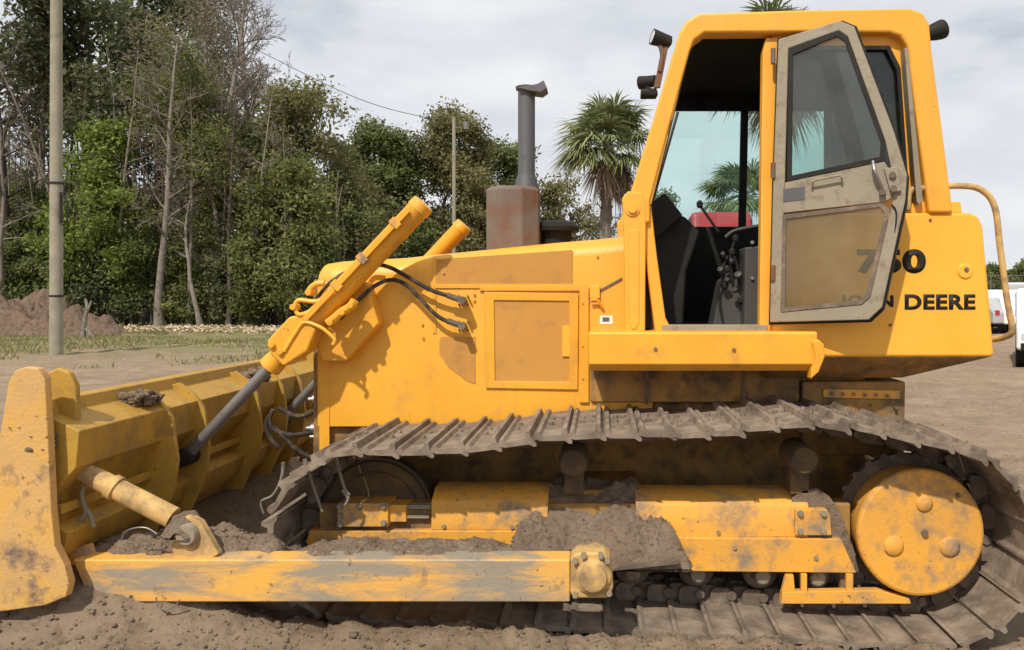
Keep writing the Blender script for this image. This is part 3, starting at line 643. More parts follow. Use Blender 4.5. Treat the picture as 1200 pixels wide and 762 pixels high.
# hoses from the cylinder to the hood side
hoses = [([(402, 345), (418, 322), (440, 311), (458, 314), (480, 326), (505, 340), (526, 347), (540, 352)], .012),
         ([(398, 374), (420, 352), (438, 336), (458, 328), (476, 334), (492, 350), (512, 370), (530, 379), (540, 382)], .012),
         ([(370, 352), (386, 332), (410, 316), (428, 308), (442, 308)], .010)]
for pts, r in hoses:
    Ya = np.linspace(4.42, 4.57, len(pts)); Yb = [4.42 + (4.55 - 4.42) * min(1, i / 3) for i in range(len(pts))]
    MB().tube([P(x, y, Yb[i]) for i, (x, y) in enumerate(pts)], r, 10).build('hydraulic_hose', M['rubber'], DZ)
for py in (352, 382):
    f = MB().cyl(P(524, py - 6, 4.545), P(541, py, 4.55), .017, n=8); f.cyl(P(541, py, 4.50), P(543, py, 4.63), .022, n=10)
    for dx, dz in ((-5, -5), (5, 5), (-5, 5), (5, -5)): f.cyl(P(543 + dx, py + dz, 4.57), P(543 + dx, py + dz, 4.62), .006, n=6)
    f.build('hose_fitting', M['chain'], DZ)

# hanging hoses and fittings in front of the radiator
for pts in ([(320, 480), (316, 492), (322, 504), (345, 510), (372, 505)], [(326, 478), (350, 488), (374, 480)], [(322, 500), (340, 520), (356, 532), (368, 538)], [(318, 484), (312, 496), (316, 512), (326, 524)]):
    MB().tube([P(x, y, 5.0) for x, y in pts], .014, 8).build('front_hose', M['rubber'], DZ)
for px, py in ((373, 468), (371, 502), (375, 512)):
    MB().rev(P(px, py, 5.0), (-1, 0, 0), [(-.06, .02), (0, .02), (0, .028), (.03, .028), (.03, .015), (.06, .012)], 12).build('hose_end', M['silver'], DZ)
# main body pan, radiator front and belly
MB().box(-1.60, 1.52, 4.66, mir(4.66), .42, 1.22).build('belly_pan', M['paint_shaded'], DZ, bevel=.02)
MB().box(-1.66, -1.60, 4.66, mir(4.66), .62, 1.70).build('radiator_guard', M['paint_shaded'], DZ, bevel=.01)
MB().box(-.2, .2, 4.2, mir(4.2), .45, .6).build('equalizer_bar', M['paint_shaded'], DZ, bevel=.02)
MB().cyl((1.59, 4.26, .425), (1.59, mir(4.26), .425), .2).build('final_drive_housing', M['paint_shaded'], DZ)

# --- muffler, stack, air intake
c = P(602, 290, 5.1)
mf = MB()
oct_ = [(c.x + .178 * math.cos(a) * 1.0, 5.1 + .17 * math.sin(a)) for a in [math.pi / 8 + math.pi / 4 * i for i in range(8)]]
zb, zt = Z(296, 5.1), Z(224, 5.1)
mf.add([(x, y, zb) for x, y in oct_] + [(x, y, zt) for x, y in oct_] + [(c.x + (x - c.x) * .82, 5.1 + (y - 5.1) * .82, zt + .02) for x, y in oct_],
       [tuple(range(8)), tuple(range(16, 24))] + [(i, (i + 1) % 8, 8 + (i + 1) % 8, 8 + i) for i in range(8)] + [(8 + i, 8 + (i + 1) % 8, 16 + (i + 1) % 8, 16 + i) for i in range(8)])
mf.build('muffler', M['rust'], DZ, bevel=.012)
sx_ = X(617, 5.1)
sk = MB().rev((sx_, 5.1, zt - .02), (0, 0, 1), [(0, .085), (.05, .075), (.10, .062), (.13, .0535), (Z(103, 5.1) - zt + .02, .0535)], 28).build('exhaust_stack', M['stack'], DZ)
cp = MB().rev((sx_, 5.1, Z(106, 5.1)), (0, 0, 1), [(0, .055), (.0, .066), (.02, .070), (.022, .055)], 28)
cp.slab([P(607, 103, 5.02), P(630, 98, 5.02), P(637, 94, 5.02), P(641, 103, 5.02), P(634, 108, 5.02), P(620, 106, 5.02)], (0, .15, 0))
cp.build('rain_cap', M['stack'], sk, bevel=.003)
MB().rev((X(652, 5.2), 5.2, Z(290, 5.2)), (0, 0, 1), [(0, .10), (.10, .10), (.10, .145), (.125, .15), (.15, .13), (.168, .08), (.175, 0)], 28).build('air_intake', M['dark'], DZ)

# --- fender ledge, fuel tank
LY = 4.2
lg = MB().xprism([(LY, Z(427, LY)), (LY, Z(391, LY)), (LY + .01, Z(389, LY)), (4.7, Z(389, LY)), (4.7, Z(430, LY)), (LY + .06, Z(436, LY))], X(690, LY), X(958, LY))
lg.build('fender_ledge', M['paint'], DZ, bevel=.006)
MB().xprism([(mir(LY), Z(427, LY)), (mir(LY), Z(389, LY)), (mir(4.7), Z(389, LY)), (mir(4.7), Z(436, LY))], X(690, LY), X(958, LY)).build('fender_ledge', M['paint'], DZ, bevel=.006)
MB().pprism([(952, 400), (960, 398), (966, 404), (967, 418), (960, 436), (950, 445), (951, 432), (956, 420)], LY - .02, .08).build('ledge_bracket', M['paint'], DZ, bevel=.008)
for px, py in ((860, 410), (768, 409)):
    q = P(px, py, LY); MB().cyl((q.x, LY + .005, q.z), (q.x, LY - .008, q.z), .010, n=8).build('ledge_bolt', M['rust'], DZ)
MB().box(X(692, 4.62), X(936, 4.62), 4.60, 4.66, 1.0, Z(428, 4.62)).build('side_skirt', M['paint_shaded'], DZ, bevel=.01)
MB().pbox(756, 760, 430, 474, 4.59, .01).build('skirt_seam', M['chain'], DZ)
MB().pbox(870, 873, 430, 474, 4.59, .01).build('skirt_seam', M['chain'], DZ)
TY = 4.35
tz0 = Z(418, TY); tzb = Z(447, TY)
outl = [(905, 249), (1138, 249), (1148, 254), (1153, 266), (1166, 414), (1164, 419), (905, 419)]
tk = MB().pprism(outl, TY, .05).build('fuel_tank', M['paint_light'], DZ, bevel=.02)
MB().pprism(outl, TY, .05).mirror().build('fuel_tank_end', M['paint_light'], DZ, bevel=.02)
MB().prism([(X(1075, TY), tz0 + .002), (X(1075, TY), Z(249, TY) - .004), (X(1138, TY), Z(249, TY) - .004), (X(1147, TY), Z(254, TY)), (X(1152, TY), Z(266, TY)), (X(1165, TY), Z(414, TY)), (X(1163, TY), tz0 + .002)], TY + .04, mir(TY) - .04).build('tank_rear', M['paint_light'], DZ, bevel=.004)
MB().box(X(905, TY), X(1075, TY), TY + .06, mir(TY) - .06, tz0 + .002, 1.40).build('tank_deck', M['dark'], DZ)
# sloping underside
xs0, xs1 = X(905, TY), X(1164, TY)
MB().add([(xs0, TY + .004, tz0), (xs1, TY + .004, tz0), (xs1, mir(TY) - .004, tz0), (xs0, mir(TY) - .004, tz0),
          (xs0, TY + .2, tzb), (X(1075, TY), TY + .2, tzb), (X(1075, TY), mir(TY) - .2, tzb), (xs0, mir(TY) - .2, tzb)],
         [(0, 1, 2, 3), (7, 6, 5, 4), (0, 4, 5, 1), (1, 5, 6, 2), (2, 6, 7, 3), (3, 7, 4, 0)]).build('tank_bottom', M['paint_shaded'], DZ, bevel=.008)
MB().pprism([(1062, 250), (1062, 238), (1126, 236), (1128, 250)], TY + .03, 1.4).build('tank_top_step', M['paint_light'], DZ, bevel=.008)
q = P(1131, 318, TY); MB().rev((q.x, TY + .004, q.z), (0, -1, 0), [(0, .042), (.006, .042), (.012, .036), (.013, .0)], 28).build('filler_cap', M['paint_light'], DZ)
MB().rev((q.x + .002, TY, q.z + .010), (0, -1, 0), [(0, .012), (.016, .012), (.019, .007)], 12).build('cap_lock', M['rust'], DZ)
for px, py in ((1043, 381), (1090, 258)):
    q = P(px, py, TY); MB().cyl((q.x, TY + .005, q.z), (q.x, TY - .006, q.z), .008, n=8).build('tank_bolt', M['rust'], DZ)
# rear drive case below the tank
rc = MB().prism([(X(940, 4.6), .7), (X(1060, 4.6), .7), (X(1062, 4.6), Z(447, 4.6)), (X(940, 4.6), Z(447, 4.6))], 4.6, mir(4.6)).build('rear_drive_case', M['paint_shaded'], DZ, bevel=.015)
MB().pprism([(965, 456), (1055, 458), (1055, 468), (965, 466)], 4.585, .02).build('case_flange', M['paint_dusty'], DZ, bevel=.003)
for px, py in ((975, 461), (988, 462), (1001, 462), (1014, 463), (1027, 463), (1040, 464), (1022, 475), (1050, 478), (1000, 480)):
    q = P(px, py, 4.58); MB().cyl((q.x, 4.61, q.z), (q.x, 4.572, q.z), .010, n=6).build('case_bolt', M['paint_shaded'], rc)
# lettering
def lettering(txt, px0, px1, py0, py1, Y, mat, parent, weight=.0):
    cu = bpy.data.curves.new('lettering', 'FONT'); cu.body = txt; cu.size = 1; cu.extrude = .0; cu.offset = weight; cu.resolution_u = 6; cu.space_character = 1.06
    t = bpy.data.objects.new('t', cu); COL.objects.link(t); bpy.context.view_layer.update()
    dg = bpy.context.evaluated_depsgraph_get(); me = bpy.data.meshes.new_from_object(t.evaluated_get(dg))
    bpy.data.objects.remove(t)
    co = np.zeros(len(me.vertices) * 3, dtype=np.float32); me.vertices.foreach_get('co', co); co = co.reshape(-1, 3)
    a, b = co.min(0), co.max(0); u = (co - a) / np.maximum(b - a, 1e-6)
    x0, x1, z0, z1 = X(px0, Y), X(px1, Y), Z(py1, Y), Z(py0, Y)
    out = np.stack([(u[:, 0] - .5) * (x1 - x0), np.zeros(len(co)), (u[:, 1] - .5) * (z1 - z0)], -1)
    me.vertices.foreach_set('co', out.reshape(-1).astype(np.float32)); me.update(); me.materials.clear()
    o = link('lettering', me, mat, parent, Vector(((x0 + x1) / 2, Y - .0015, (z0 + z1) / 2)))
    so_ = o.modifiers.new('thick', 'SOLIDIFY'); so_.thickness = .0012; so_.offset = 0
    return o
lettering('750', 1004, 1085, 292, 321, TY, M['ink'], tk, .05)['label'] = 'large black number 750'
lettering('JOHN', 984, 1047, 346, 364, TY, M['ink'], tk, .04)['label'] = 'black word JOHN'
lettering('DEERE', 1060, 1143, 345, 363, TY, M['ink'], tk, .04)['label'] = 'black word DEERE'
# grab rail
MB().tube([P(1064, 246, 4.36), P(1066, 226, 4.36), P(1078, 221, 4.36), P(1128, 218, 4.36), P(1152, 224, 4.36), P(1166, 244, 4.36), P(1172, 290, 4.36), P(1180, 350, 4.36), P(1186, 385, 4.36), P(1180, 394, 4.4), P(1164, 398, 4.5)], .017, 12).build('grab_rail', M['paint_brace'], DZ)

# --- cab
CY = 4.33
def ring_at(outer, inner, Y, dy, closed=False):
    return MB().ring([P(a, b, Y) for a, b in outer], [P(a, b, Y) for a, b in inner], (0, dy, 0), closed)
outer = [(735, 262), (738, 228), (766, 138), (796, 38), (804, 24), (820, 15), (940, 11), (1068, 9), (1082, 14), (1090, 26), (1093, 60), (1105, 150), (1118, 250)]
inner = [(762, 262), (762, 236), (785, 146), (808, 62), (813, 48), (826, 39), (940, 38), (1042, 38), (1056, 43), (1063, 54), (1066, 78), (1077, 160), (1089, 250)]
cabf = ring_at(outer, inner, CY, .13).build('cab_frame', M['paint_cab'], DZ, bevel=.018)
ring_at(outer, inner, CY, .13).mirror().build('cab_frame', M['paint_cab'], DZ, bevel=.018)
zr0, zr1 = Z(38, CY), Z(11, CY)
roof = MB().prism([(X(806, CY), zr0 + .01), (X(1078, CY), zr0 + .01), (X(1082, CY), zr1 - .05), (X(1068, CY), zr1 - .012), (X(824, CY), zr1 - .03), (X(808, CY), zr1 - .06)], CY + .13, mir(CY + .13)).build('cab_roof', M['paint_cab'], DZ, bevel=.01)
MB().box(X(812, CY), X(1062, CY), CY + .10, mir(CY + .10), zr0 - .01, zr0 + .012).build('headliner', M['liner'], DZ)
# drop lining round the top of the cab
MB().box(X(812, CY), X(1062, CY), mir(CY + .13) - .05, mir(CY + .13) , zr0 - .10, zr0).build('headliner_edge', M['liner'], DZ)
# inner cab shell: door frame with the slanted front edge and the B pillar
sh = MB()
sh.pprism([(750, 246), (763, 240), (770, 300), (780, 372), (786, 384), (782, 392), (768, 392), (760, 330)], CY + .03, .08)
sh.build('door_post', M['paint_cab'], DZ, bevel=.01)
MB().pprism([(890, 384), (894, 60), (898, 44), (913, 44), (913, 388), (890, 388)], CY + .04, .07).build('door_pillar', M['paint_cab'], DZ, bevel=.006)
MB().pbox(776, 900, 381, 392, CY + .02, .14).build('door_sill', M['tan'], DZ, bevel=.004)
# bolted foot of the front post
MB().pprism([(729, 232), (736, 224), (752, 226), (757, 240), (756, 392), (733, 392), (731, 262)], CY - .008, .10).build('post_foot', M['paint_cab'], DZ, bevel=.008)
pb = P(741, 245, CY); MB().rev((pb.x, CY + .01, pb.z), (0, -1, 0), [(0, .040), (.026, .040), (.026, .024), (.038, .024)], 14).build('post_bolt', M['paint_cab'], DZ)
pb = P(733, 258, CY); MB().rev((pb.x, CY + .02, pb.z), (0, -1, 0), [(0, .03), (.02, .03)], 12).build('post_bolt', M['paint_cab'], DZ)
MB().pprism([(737, 270), (749, 270), (749, 378), (745, 386), (741, 386), (737, 378)], CY - .014, .016).build('post_channel', M['paint_cab'], DZ, bevel=.004)
MB().pprism([(729, 232), (736, 224), (752, 226), (757, 240), (756, 392), (733, 392), (731, 262)], CY - .008, .10).mirror().build('post_foot', M['paint_cab'], DZ, bevel=.008)
# rear quarter with its window
CQ = CY + .06
o_ = [P(905, 40, CQ), P(1063, 40, CQ), P(1084, 160, CQ), P(1092, 250, CQ), P(905, 250, CQ)]
i_ = [P(922, 54, CQ), P(1042, 54, CQ), P(1055, 80, CQ), P(1064, 214, CQ), P(922, 214, CQ)]
MB().ring(o_, i_, (0, .04, 0)).build('rear_quarter', M['paint_cab'], DZ, bevel=.006)
MB().slab([p + Vector((0, .02, 0)) for p in i_], (0, .006, 0)).build('quarter_window', M['glass_tint'], DZ)
gi = [P(926, 58, CQ - .006), P(1039, 58, CQ - .006), P(1051, 82, CQ - .006), P(1060, 210, CQ - .006), P(926, 210, CQ - .006)]
MB().ring([p + Vector((0, -.006, 0)) for p in i_], gi, (0, .012, 0)).build('window_gasket', M['dark'], DZ)
MB().pprism([(1060, 56), (1064, 56), (1082, 236), (1077, 240), (1074, 236)], CY - .004, .07).build('quarter_trim', M['tan'], DZ, bevel=.004)
# far side of the cab: window frame, centre post, lower panel
FY = mir(CY + .10)
xa, xb = X(760, CY), X(1090, CY)
o_ = [Vector((X(765, CY), FY, 1.42)), Vector((X(765, CY), FY, Z(240, CY))), Vector((X(806, CY), FY, zr0)), Vector((X(1065, CY), FY, zr0)), Vector((X(1088, CY), FY, 1.42))]
w0, w1 = 2.11, 2.95
i_ = [Vector((X(772, CY), FY, 2.10)), Vector((X(774, CY), FY, 2.16)), Vector((X(812, CY), FY, w1)), Vector((X(1056, CY), FY, w1)), Vector((X(1075, CY), FY, 2.10))]
MB().ring(o_, i_, (0, .05, 0)).build('far_side_frame', M['dark'], DZ, bevel=.005)
MB().slab([p + Vector((0, .02, 0)) for p in i_], (0, .006, 0)).build('far_window', M['glass_tint'], DZ)
MB().prism([(X(866, FY), w0 - .02), (X(874, FY), w0 - .02), (X(877, FY), w1 + .01), (X(869, FY), w1 + .01)], FY - .01, FY + .04).build('far_post', M['dark'], DZ)
MB().pbox(967, 992, 118, 262, FY, .04).build('far_post', M['grey'], DZ)
# windscreen and rear window with their frames
pf0, pf1 = P(764, 240, CY), P(809, 58, CY)
a0 = Vector((pf0.x, CY + .13, pf0.z)); a1 = Vector((pf1.x, CY + .13, pf1.z)); b0 = Vector((pf0.x, mir(CY + .13), pf0.z)); b1 = Vector((pf1.x, mir(CY + .13), pf1.z))
MB().slab([a0, a1, b1, b0], (.006, 0, 0)).build('windscreen', M['glass_tint'], DZ)
MB().box(pf0.x - .05, pf0.x + .02, CY + .1, mir(CY + .1), 1.42, pf0.z).build('front_bulkhead', M['dark'], DZ, bevel=.006)
MB().cyl(a1 + Vector((.03, .9, -.1)), a0 + Vector((.05, 1.2, .04)), .010).build('wiper_arm', M['silver'], DZ)
MB().box(X(1066, CY), X(1090, CY), CY + .13, mir(CY + .13), 2.0, 2.12).build('rear_bulkhead', M['dark'], DZ)
rb0, rb1 = P(1076, 240, CY), P(1062, 58, CY)
MB().slab([(rb0.x, CY + .13, 2.1), (rb1.x, CY + .13, zr0), (rb1.x, mir(CY + .13), zr0), (rb0.x, mir(CY + .13), 2.1)], (.006, 0, 0)).build('rear_window', M['glass_tint'], DZ)
# interior
MB().box(X(765, CY), X(1085, CY), CY + .1, mir(CY + .1), 1.40, 1.43).build('cab_floor', M['grey'], DZ)
MB().box(X(905, CY), X(1085, CY), CY + .11, CY + .15, 1.43, 2.05).build('inner_panel', M['dark'], DZ)
ds = MB().prism([(.30, 1.43), (.48, 1.43), (.50, 1.75), (.58, 1.98), (.48, 2.08), (.30, 2.02)], 4.75, 5.75).build('dashboard', M['dark'], DZ, bevel=.02)
MB().slab([P(760, 240, 4.62), P(779, 226, 4.62), P(800, 252, 4.62), P(768, 280, 4.62)], (.02, .22, 0)).build('monitor_box', M['dark'], DZ, bevel=.008)
seat = MB().box(.98, 1.42, 4.85, 5.35, 1.62, 1.76).build('seat_cushion', M['dark'], DZ, bevel=.04)
MB().slab([(1.36, 4.87, 1.72), (1.50, 4.87, 1.72), (1.62, 4.87, 2.42), (1.52, 4.87, 2.46)], (0, .46, 0)).build('seat_backrest', M['dark'], DZ, bevel=.04)
MB().box(1.0, 1.38, 4.92, 5.28, 1.43, 1.62).build('seat_base', M['dark'], DZ, bevel=.01)
MB().pprism([(873, 290), (893, 288), (897, 382), (872, 382)], 4.58, .2).build('side_console', M['grey'], DZ, bevel=.01)
for px, py in ((882, 284), (882, 326)):
    q = P(px, py, 4.56); MB().cyl((q.x, 4.585, q.z), (q.x, 4.565, q.z), .010, n=8).build('console_bolt', M['silver'], DZ)
MB().pprism([(835, 382), (845, 330), (858, 318), (872, 330), (872, 382)], 4.70, .22).build('pedal_console', M['grey'], DZ, bevel=.01)
MB().tube([P(850, 278, 4.7), P(862, 270, 4.7), P(893, 264, 4.7)], .010, 8).build('arm_rest_tube', M['grey'], DZ)
for pts in ([(858, 330), (856, 300), (862, 280)], [(866, 335), (864, 312), (858, 296)], [(846, 372), (842, 340), (852, 316)], [(842, 272), (824, 246), (820, 240)], [(853, 300), (846, 318), (850, 335)], [(870, 300), (874, 320), (868, 352)]):
    l_ = MB().tube([P(x, y, 4.66) for x, y in pts], .008, 6); e = P(*pts[-1], 4.66); l_.rev(e - Vector((0, 0, .02)), (0, 0, 1), [(0, .008), (.01, .018), (.03, .02), (.045, .008)], 10)
    l_.build('control_lever', M['dark'], DZ)
for px, py, r in ((845, 318, .018), (853, 330, .014), (866, 324, .022), (858, 308, .012), (848, 300, .012), (862, 342, .014)):
    q = P(px, py, 4.64); MB().rev(q, (-.3, -.5, .6), [(0, r), (.02, r * 1.1), (.03, r * .4)], 10).build('lever_knob', M['grey'], DZ)

# --- cab door swung open
kx = .34; Yh = CY - .02; Xh = (905 - 705) / 950 * Yh
def D(px, py, off=0.0):
    p = (px - 705) / 950; y = (Yh + kx * Xh) / (1 + kx * p)
    return Vector((p * y, y, CAMZ - (py - 348) * y / 950)) + dn * off
dn = Vector((kx, 1, 0)).normalized()
do = [(912, 46), (984, 24), (1001, 31), (1048, 155), (1063, 205), (1061, 235), (1034, 360), (1018, 375), (902, 378), (906, 210)]
di = [(924, 57), (983, 36), (993, 43), (1037, 165), (1046, 205), (1046, 235), (1020, 348), (1010, 357), (915, 366), (920, 210)]
dr = MB().ring([D(*p) for p in do], [D(*p) for p in di], dn * .028).build('cab_door', M['tan'], DZ, bevel=.006)
MB().slab([D(920, 214, -.003), D(1036, 189, -.003), D(1046, 205, -.003), D(1046, 232, -.003), D(1036, 237, -.003), D(917, 250, -.003)], dn * .026).build('door_rail', M['tan'], dr, bevel=.004)
ug = [(924, 57), (983, 36), (993, 43), (1037, 165), (1037, 189), (922, 213)]; ui = [(929, 64), (981, 43), (990, 49), (1032, 167), (1031, 184), (928, 206)]
MB().ring([D(*p, -.006) for p in ug], [D(*p, -.006) for p in ui], dn * .014).build('door_gasket', M['dark'], dr, bevel=.002)
MB().slab([D(*p, .006) for p in ug], dn * .005).build('door_glass', M['glass_dirty'], dr)
lg_ = [(917, 252), (1034, 238), (1043, 246), (1020, 348), (1010, 357), (915, 366)]; li = [(921, 257), (1031, 243), (1037, 250), (1015, 345), (1007, 352), (920, 361)]
MB().ring([D(*p, -.004) for p in lg_], [D(*p, -.004) for p in li], dn * .012).build('door_gasket', M['chain'], dr, bevel=.002)
MB().slab([D(*p, .006) for p in lg_], dn * .005).build('door_glass', M['glass_lower'], dr)
MB().ring([D(a + (3 if a > 960 else -2), b + (3 if b > 200 else -2), .028) for a, b in do], [D(a, b, .028) for a, b in di], dn * .012).build('door_seal', M['dark'], dr)
MB().tube([D(952, 224, -.0), D(953, 214, -.03), D(957, 212, -.035), D(983, 207, -.035), D(987, 209, -.03), D(987, 219, -.0)], .006, 8, smooth=False).build('door_handle', M['tan'], dr)
MB().slab([D(918, 222, -.006), D(943, 219, -.006), D(943, 234, -.006), D(918, 237, -.006)], dn * .004).build('door_plate', M['stack'], dr)
lt = MB().slab([D(1036, 198, -.02), D(1052, 196, -.02), D(1056, 224, -.02), D(1044, 228, -.02)], dn * .03)
lt.build('door_lock', M['tan'], dr, bevel=.004)
for px, py in ((1046, 206), (1047, 222), (1034, 226)): MB().cyl(D(px, py, -.035), D(px, py, .0), .017, n=10).build('lock_bolt', M['chain'], dr)
MB().tube([D(1023, 190, -.02), D(1025, 202, -.045), D(1032, 218, -.03), D(1034, 226, -.01)], .009, 8).build('latch_lever', M['steel'], dr)
MB().tube([D(1045, 240, -.01), D(1050, 262, .0), D(1030, 365, .03)], .004, 6).build('latch_rod', M['dark'], dr)
for py in (66, 200, 320):
    MB().cyl(D(906, py - 9, .0), D(906, py + 9, .0), .013, n=12).build('door_hinge', M['rust'], dr)

# --- roof lights and mirror
def light(p, aim, r=.043):
    l_ = MB().rev(p, aim, [(-.10, .012), (-.09, .035), (-.04, r * .9), (.0, r), (.015, r), (.012, r * .9)], 20).build('work_light', M['dark'], DZ)
    MB().rev(Vector(p) + Vector(aim).normalized() * .008, aim, [(0, r * .88), (.006, r * .8)], 18).build('light_lens', M['lamp'], l_)
light(P(767, 44, 4.40), (-1, -.25, .25)); light(P(1102, 35, 4.40), (.9, .2, .35), .052)
light(P(767, 44, 4.40) + Vector((0, 1.2, 0)), (-1, .1, .1))
MB().tube([P(773, 52, 4.40), P(776, 66, 4.40), P(773, 84, 4.40)], .012, 8).build('light_bracket', M['rust'], DZ)
MB().pprism([(778, 44), (785, 46), (774, 102), (766, 103)], 4.40, .03).build('light_bracket', M['rust'], DZ, bevel=.003)
MB().tube([P(1092, 44, 4.40), P(1097, 44, 4.40), P(1098, 38, 4.40)], .010, 8).build('light_bracket', M['dark'], DZ)
light(P(752, 97, 4.9), (-1, .5, .0), .04)
MB().tube([P(756, 98, 4.9), P(763, 106, 4.8), P(768, 105, 4.6)], .008, 8).build('light_bracket', M['dark'], DZ)

# ------------------------------------------------------------------ soil lying on the machine
def heap(name, label, fz, x0, x1, y0, y1, zb, n=60, mask=None):
    xs = np.linspace(x0, x1, n); ys = np.linspace(y0, y1, max(14, int(n * (y1 - y0) / (x1 - x0)) + 16))
    XX, YY = np.meshgrid(xs, ys); ZZ = np.maximum(fz(XX, YY), zb)
    m, k = ZZ.shape; top = np.stack([XX, YY, ZZ], -1).reshape(-1, 3)
    bot = np.stack([XX, YY, np.full_like(ZZ, zb - .01)], -1).reshape(-1, 3)
    fs = []
    keep = np.zeros((m - 1, k - 1), bool)
    for i in range(m - 1):
        for j in range(k - 1):
            if max(ZZ[i, j], ZZ[i + 1, j], ZZ[i, j + 1], ZZ[i + 1, j + 1]) > zb + .002:
                a = i * k + j; keep[i, j] = True
                fs.append((a, a + 1, a + k + 1, a + k)); 
                b = a + m * k; fs.append((b, b + k, b + k + 1, b + 1))
    vs = np.concatenate([top, bot]); used = sorted({i for f in fs for i in f}); mp_ = {u: i for i, u in enumerate(used)}
    me = bpy.data.meshes.new(name); o3 = vs[used].mean(0)
    me.from_pydata([tuple(v) for v in (vs[used] - o3)], [], [tuple(mp_[i] for i in f) for f in fs])
    me.polygons.foreach_set('use_smooth', [True] * len(me.polygons)); me.update()
    o = link(name, me, M['soil'], None, Vector(o3)); return tag(o, label, 'soil heap')
def f1(x, y):
    t = (y - 3.90) / .32; ctr = -.03 + .0 * t; w = .19 + .30 * (1 - np.clip(t, 0, 1)); w = w + fbm(x, y, 4, 4, 77) * .13; d = np.maximum(np.abs(x - ctr) - w, 0)
    return .31 + .32 * np.clip(t, 0, 1) ** .9 - d * 2.0 + fbm(x, y, 5, 6, 2, .62) * .085 - 2.5 * np.maximum(3.93 - y, 0)
heap('soil_heap', 'big grey-brown heap of soil packed on the middle of the track frame', f1, -.65, .50, 3.89, 4.30, .285, 130)
def f2(x, y):
    e = 1 - ((x + 1.93) / .47) ** 2; w = 1 - ((y - 3.77) / .17) ** 2
    return .40 + .13 * np.clip(e, 0, 1) ** .6 * np.clip(w, -1, 1) + fbm(x, y, 8, 6, 4, .6) * .065 - .35 * np.clip(-e, 0, 3) - .25 * np.clip(-w, 0, 2)
heap('soil_heap', 'dark crumbly soil lying on the front end of the push arm', f2, -2.42, -1.42, 3.57, 3.98, .27, 140)
def f3(x, y): return .432 + .022 * (1 - ((y - 3.74) / .15) ** 2) + fbm(x, y, 11, 5, 9) * .035 - .06 * sstep(-.55, -.25, x) - .05 * (1 - sstep(-1.5, -1.3, x))
heap('soil_heap', 'thin ridge of soil along the top of the push arm beside the track frame', f3, -1.5, -.3, 3.57, 3.88, .30, 150)
def f4(x, y): return .55 + .10 * (1 - ((x + 1.86) / .09) ** 2 - ((y - 3.62) / .08) ** 2) + fbm(x, y, 16, 4, 19) * .04
heap('soil_heap', 'lump of dark soil on the joint of the blade brace', f4, -1.97, -1.75, 3.54, 3.71, .545, 40)
for lab, cx_, cy_, z_, s_ in (('dark clod caught on the top edge of the blade left of the nearer rib', -2.33, 4.10, 1.08, .065), ('small clod on the blade top edge beyond the raised cylinder rod', -2.33, 5.45, 1.06, .07), ('dark clod stuck in the notch behind the blade end plate', -2.40, 3.50, .98, .06)):
    k = 260; pts = np.clip(rng.normal(0, 1, (k, 3)), -1.5, 1.5) * s_ * .8 * np.array([.7, .9, .42]) + np.array([cx_, cy_, z_]); pts[:, 2] = np.maximum(pts[:, 2], z_ - .02)
    o = rocks('soil_clump', pts, np.where(rng.random(k) < .2, rng.uniform(.3, .5, k), rng.uniform(.1, .22, k)) * s_, M['soil'], None, (cx_, cy_, z_)); tag(o, lab, 'soil clump')
# crumbs on the big heaps
def crumbs(fz, x0, x1, y0, y1, zb, k, smax):
    x = rng.uniform(x0, x1, k); y = rng.uniform(y0, y1, k); z = fz(x, y); m = z > zb + .005
    return np.stack([x, y, z], -1)[m]
c_ = np.concatenate([crumbs(f1, -.6, .45, 3.91, 4.28, .30, 900, 0), crumbs(f2, -2.4, -1.45, 3.6, 3.9, .42, 1000, 0), crumbs(f3, -1.4, -.35, 3.6, 3.85, .43, 700, 0)])
tag(rocks('soil_crumbs', c_, np.clip(rng.lognormal(-5.5, .45, len(c_)), .002, .010), M['soil']), 'crumbs of soil over the heaps on the track frame and push arm', 'soil', kind='stuff')
# dead sticks caught in the front of the track
for i, (pts, r, lab) in enumerate(([[(390, 526), (396, 546), (404, 572), (410, 580)], .010, 'stick hanging below the track top just right of the hood corner'],
                  [[(357, 538), (364, 560), (374, 590), (378, 600)], .010, 'longer stick hanging down in front of the idler'],
                  [[(332, 542), (330, 560), (320, 580), (306, 588), (309, 602)], .009, 'curved root hanging off the front of the track'],
                  [[(342, 628), (326, 640), (316, 650)], .012, 'short stick leaning low against the front of the track'],
                  [[(402, 574), (408, 584), (404, 592)], .011, 'stubby twig beside the front bolt block'])):
    o = MB().tube([P(x, y, 3.95) for x, y in pts], r, 6, rr=r * .5).build('stick', M['bark_pale']); tag(o, lab, 'stick', 'sticks caught in the front of the track')

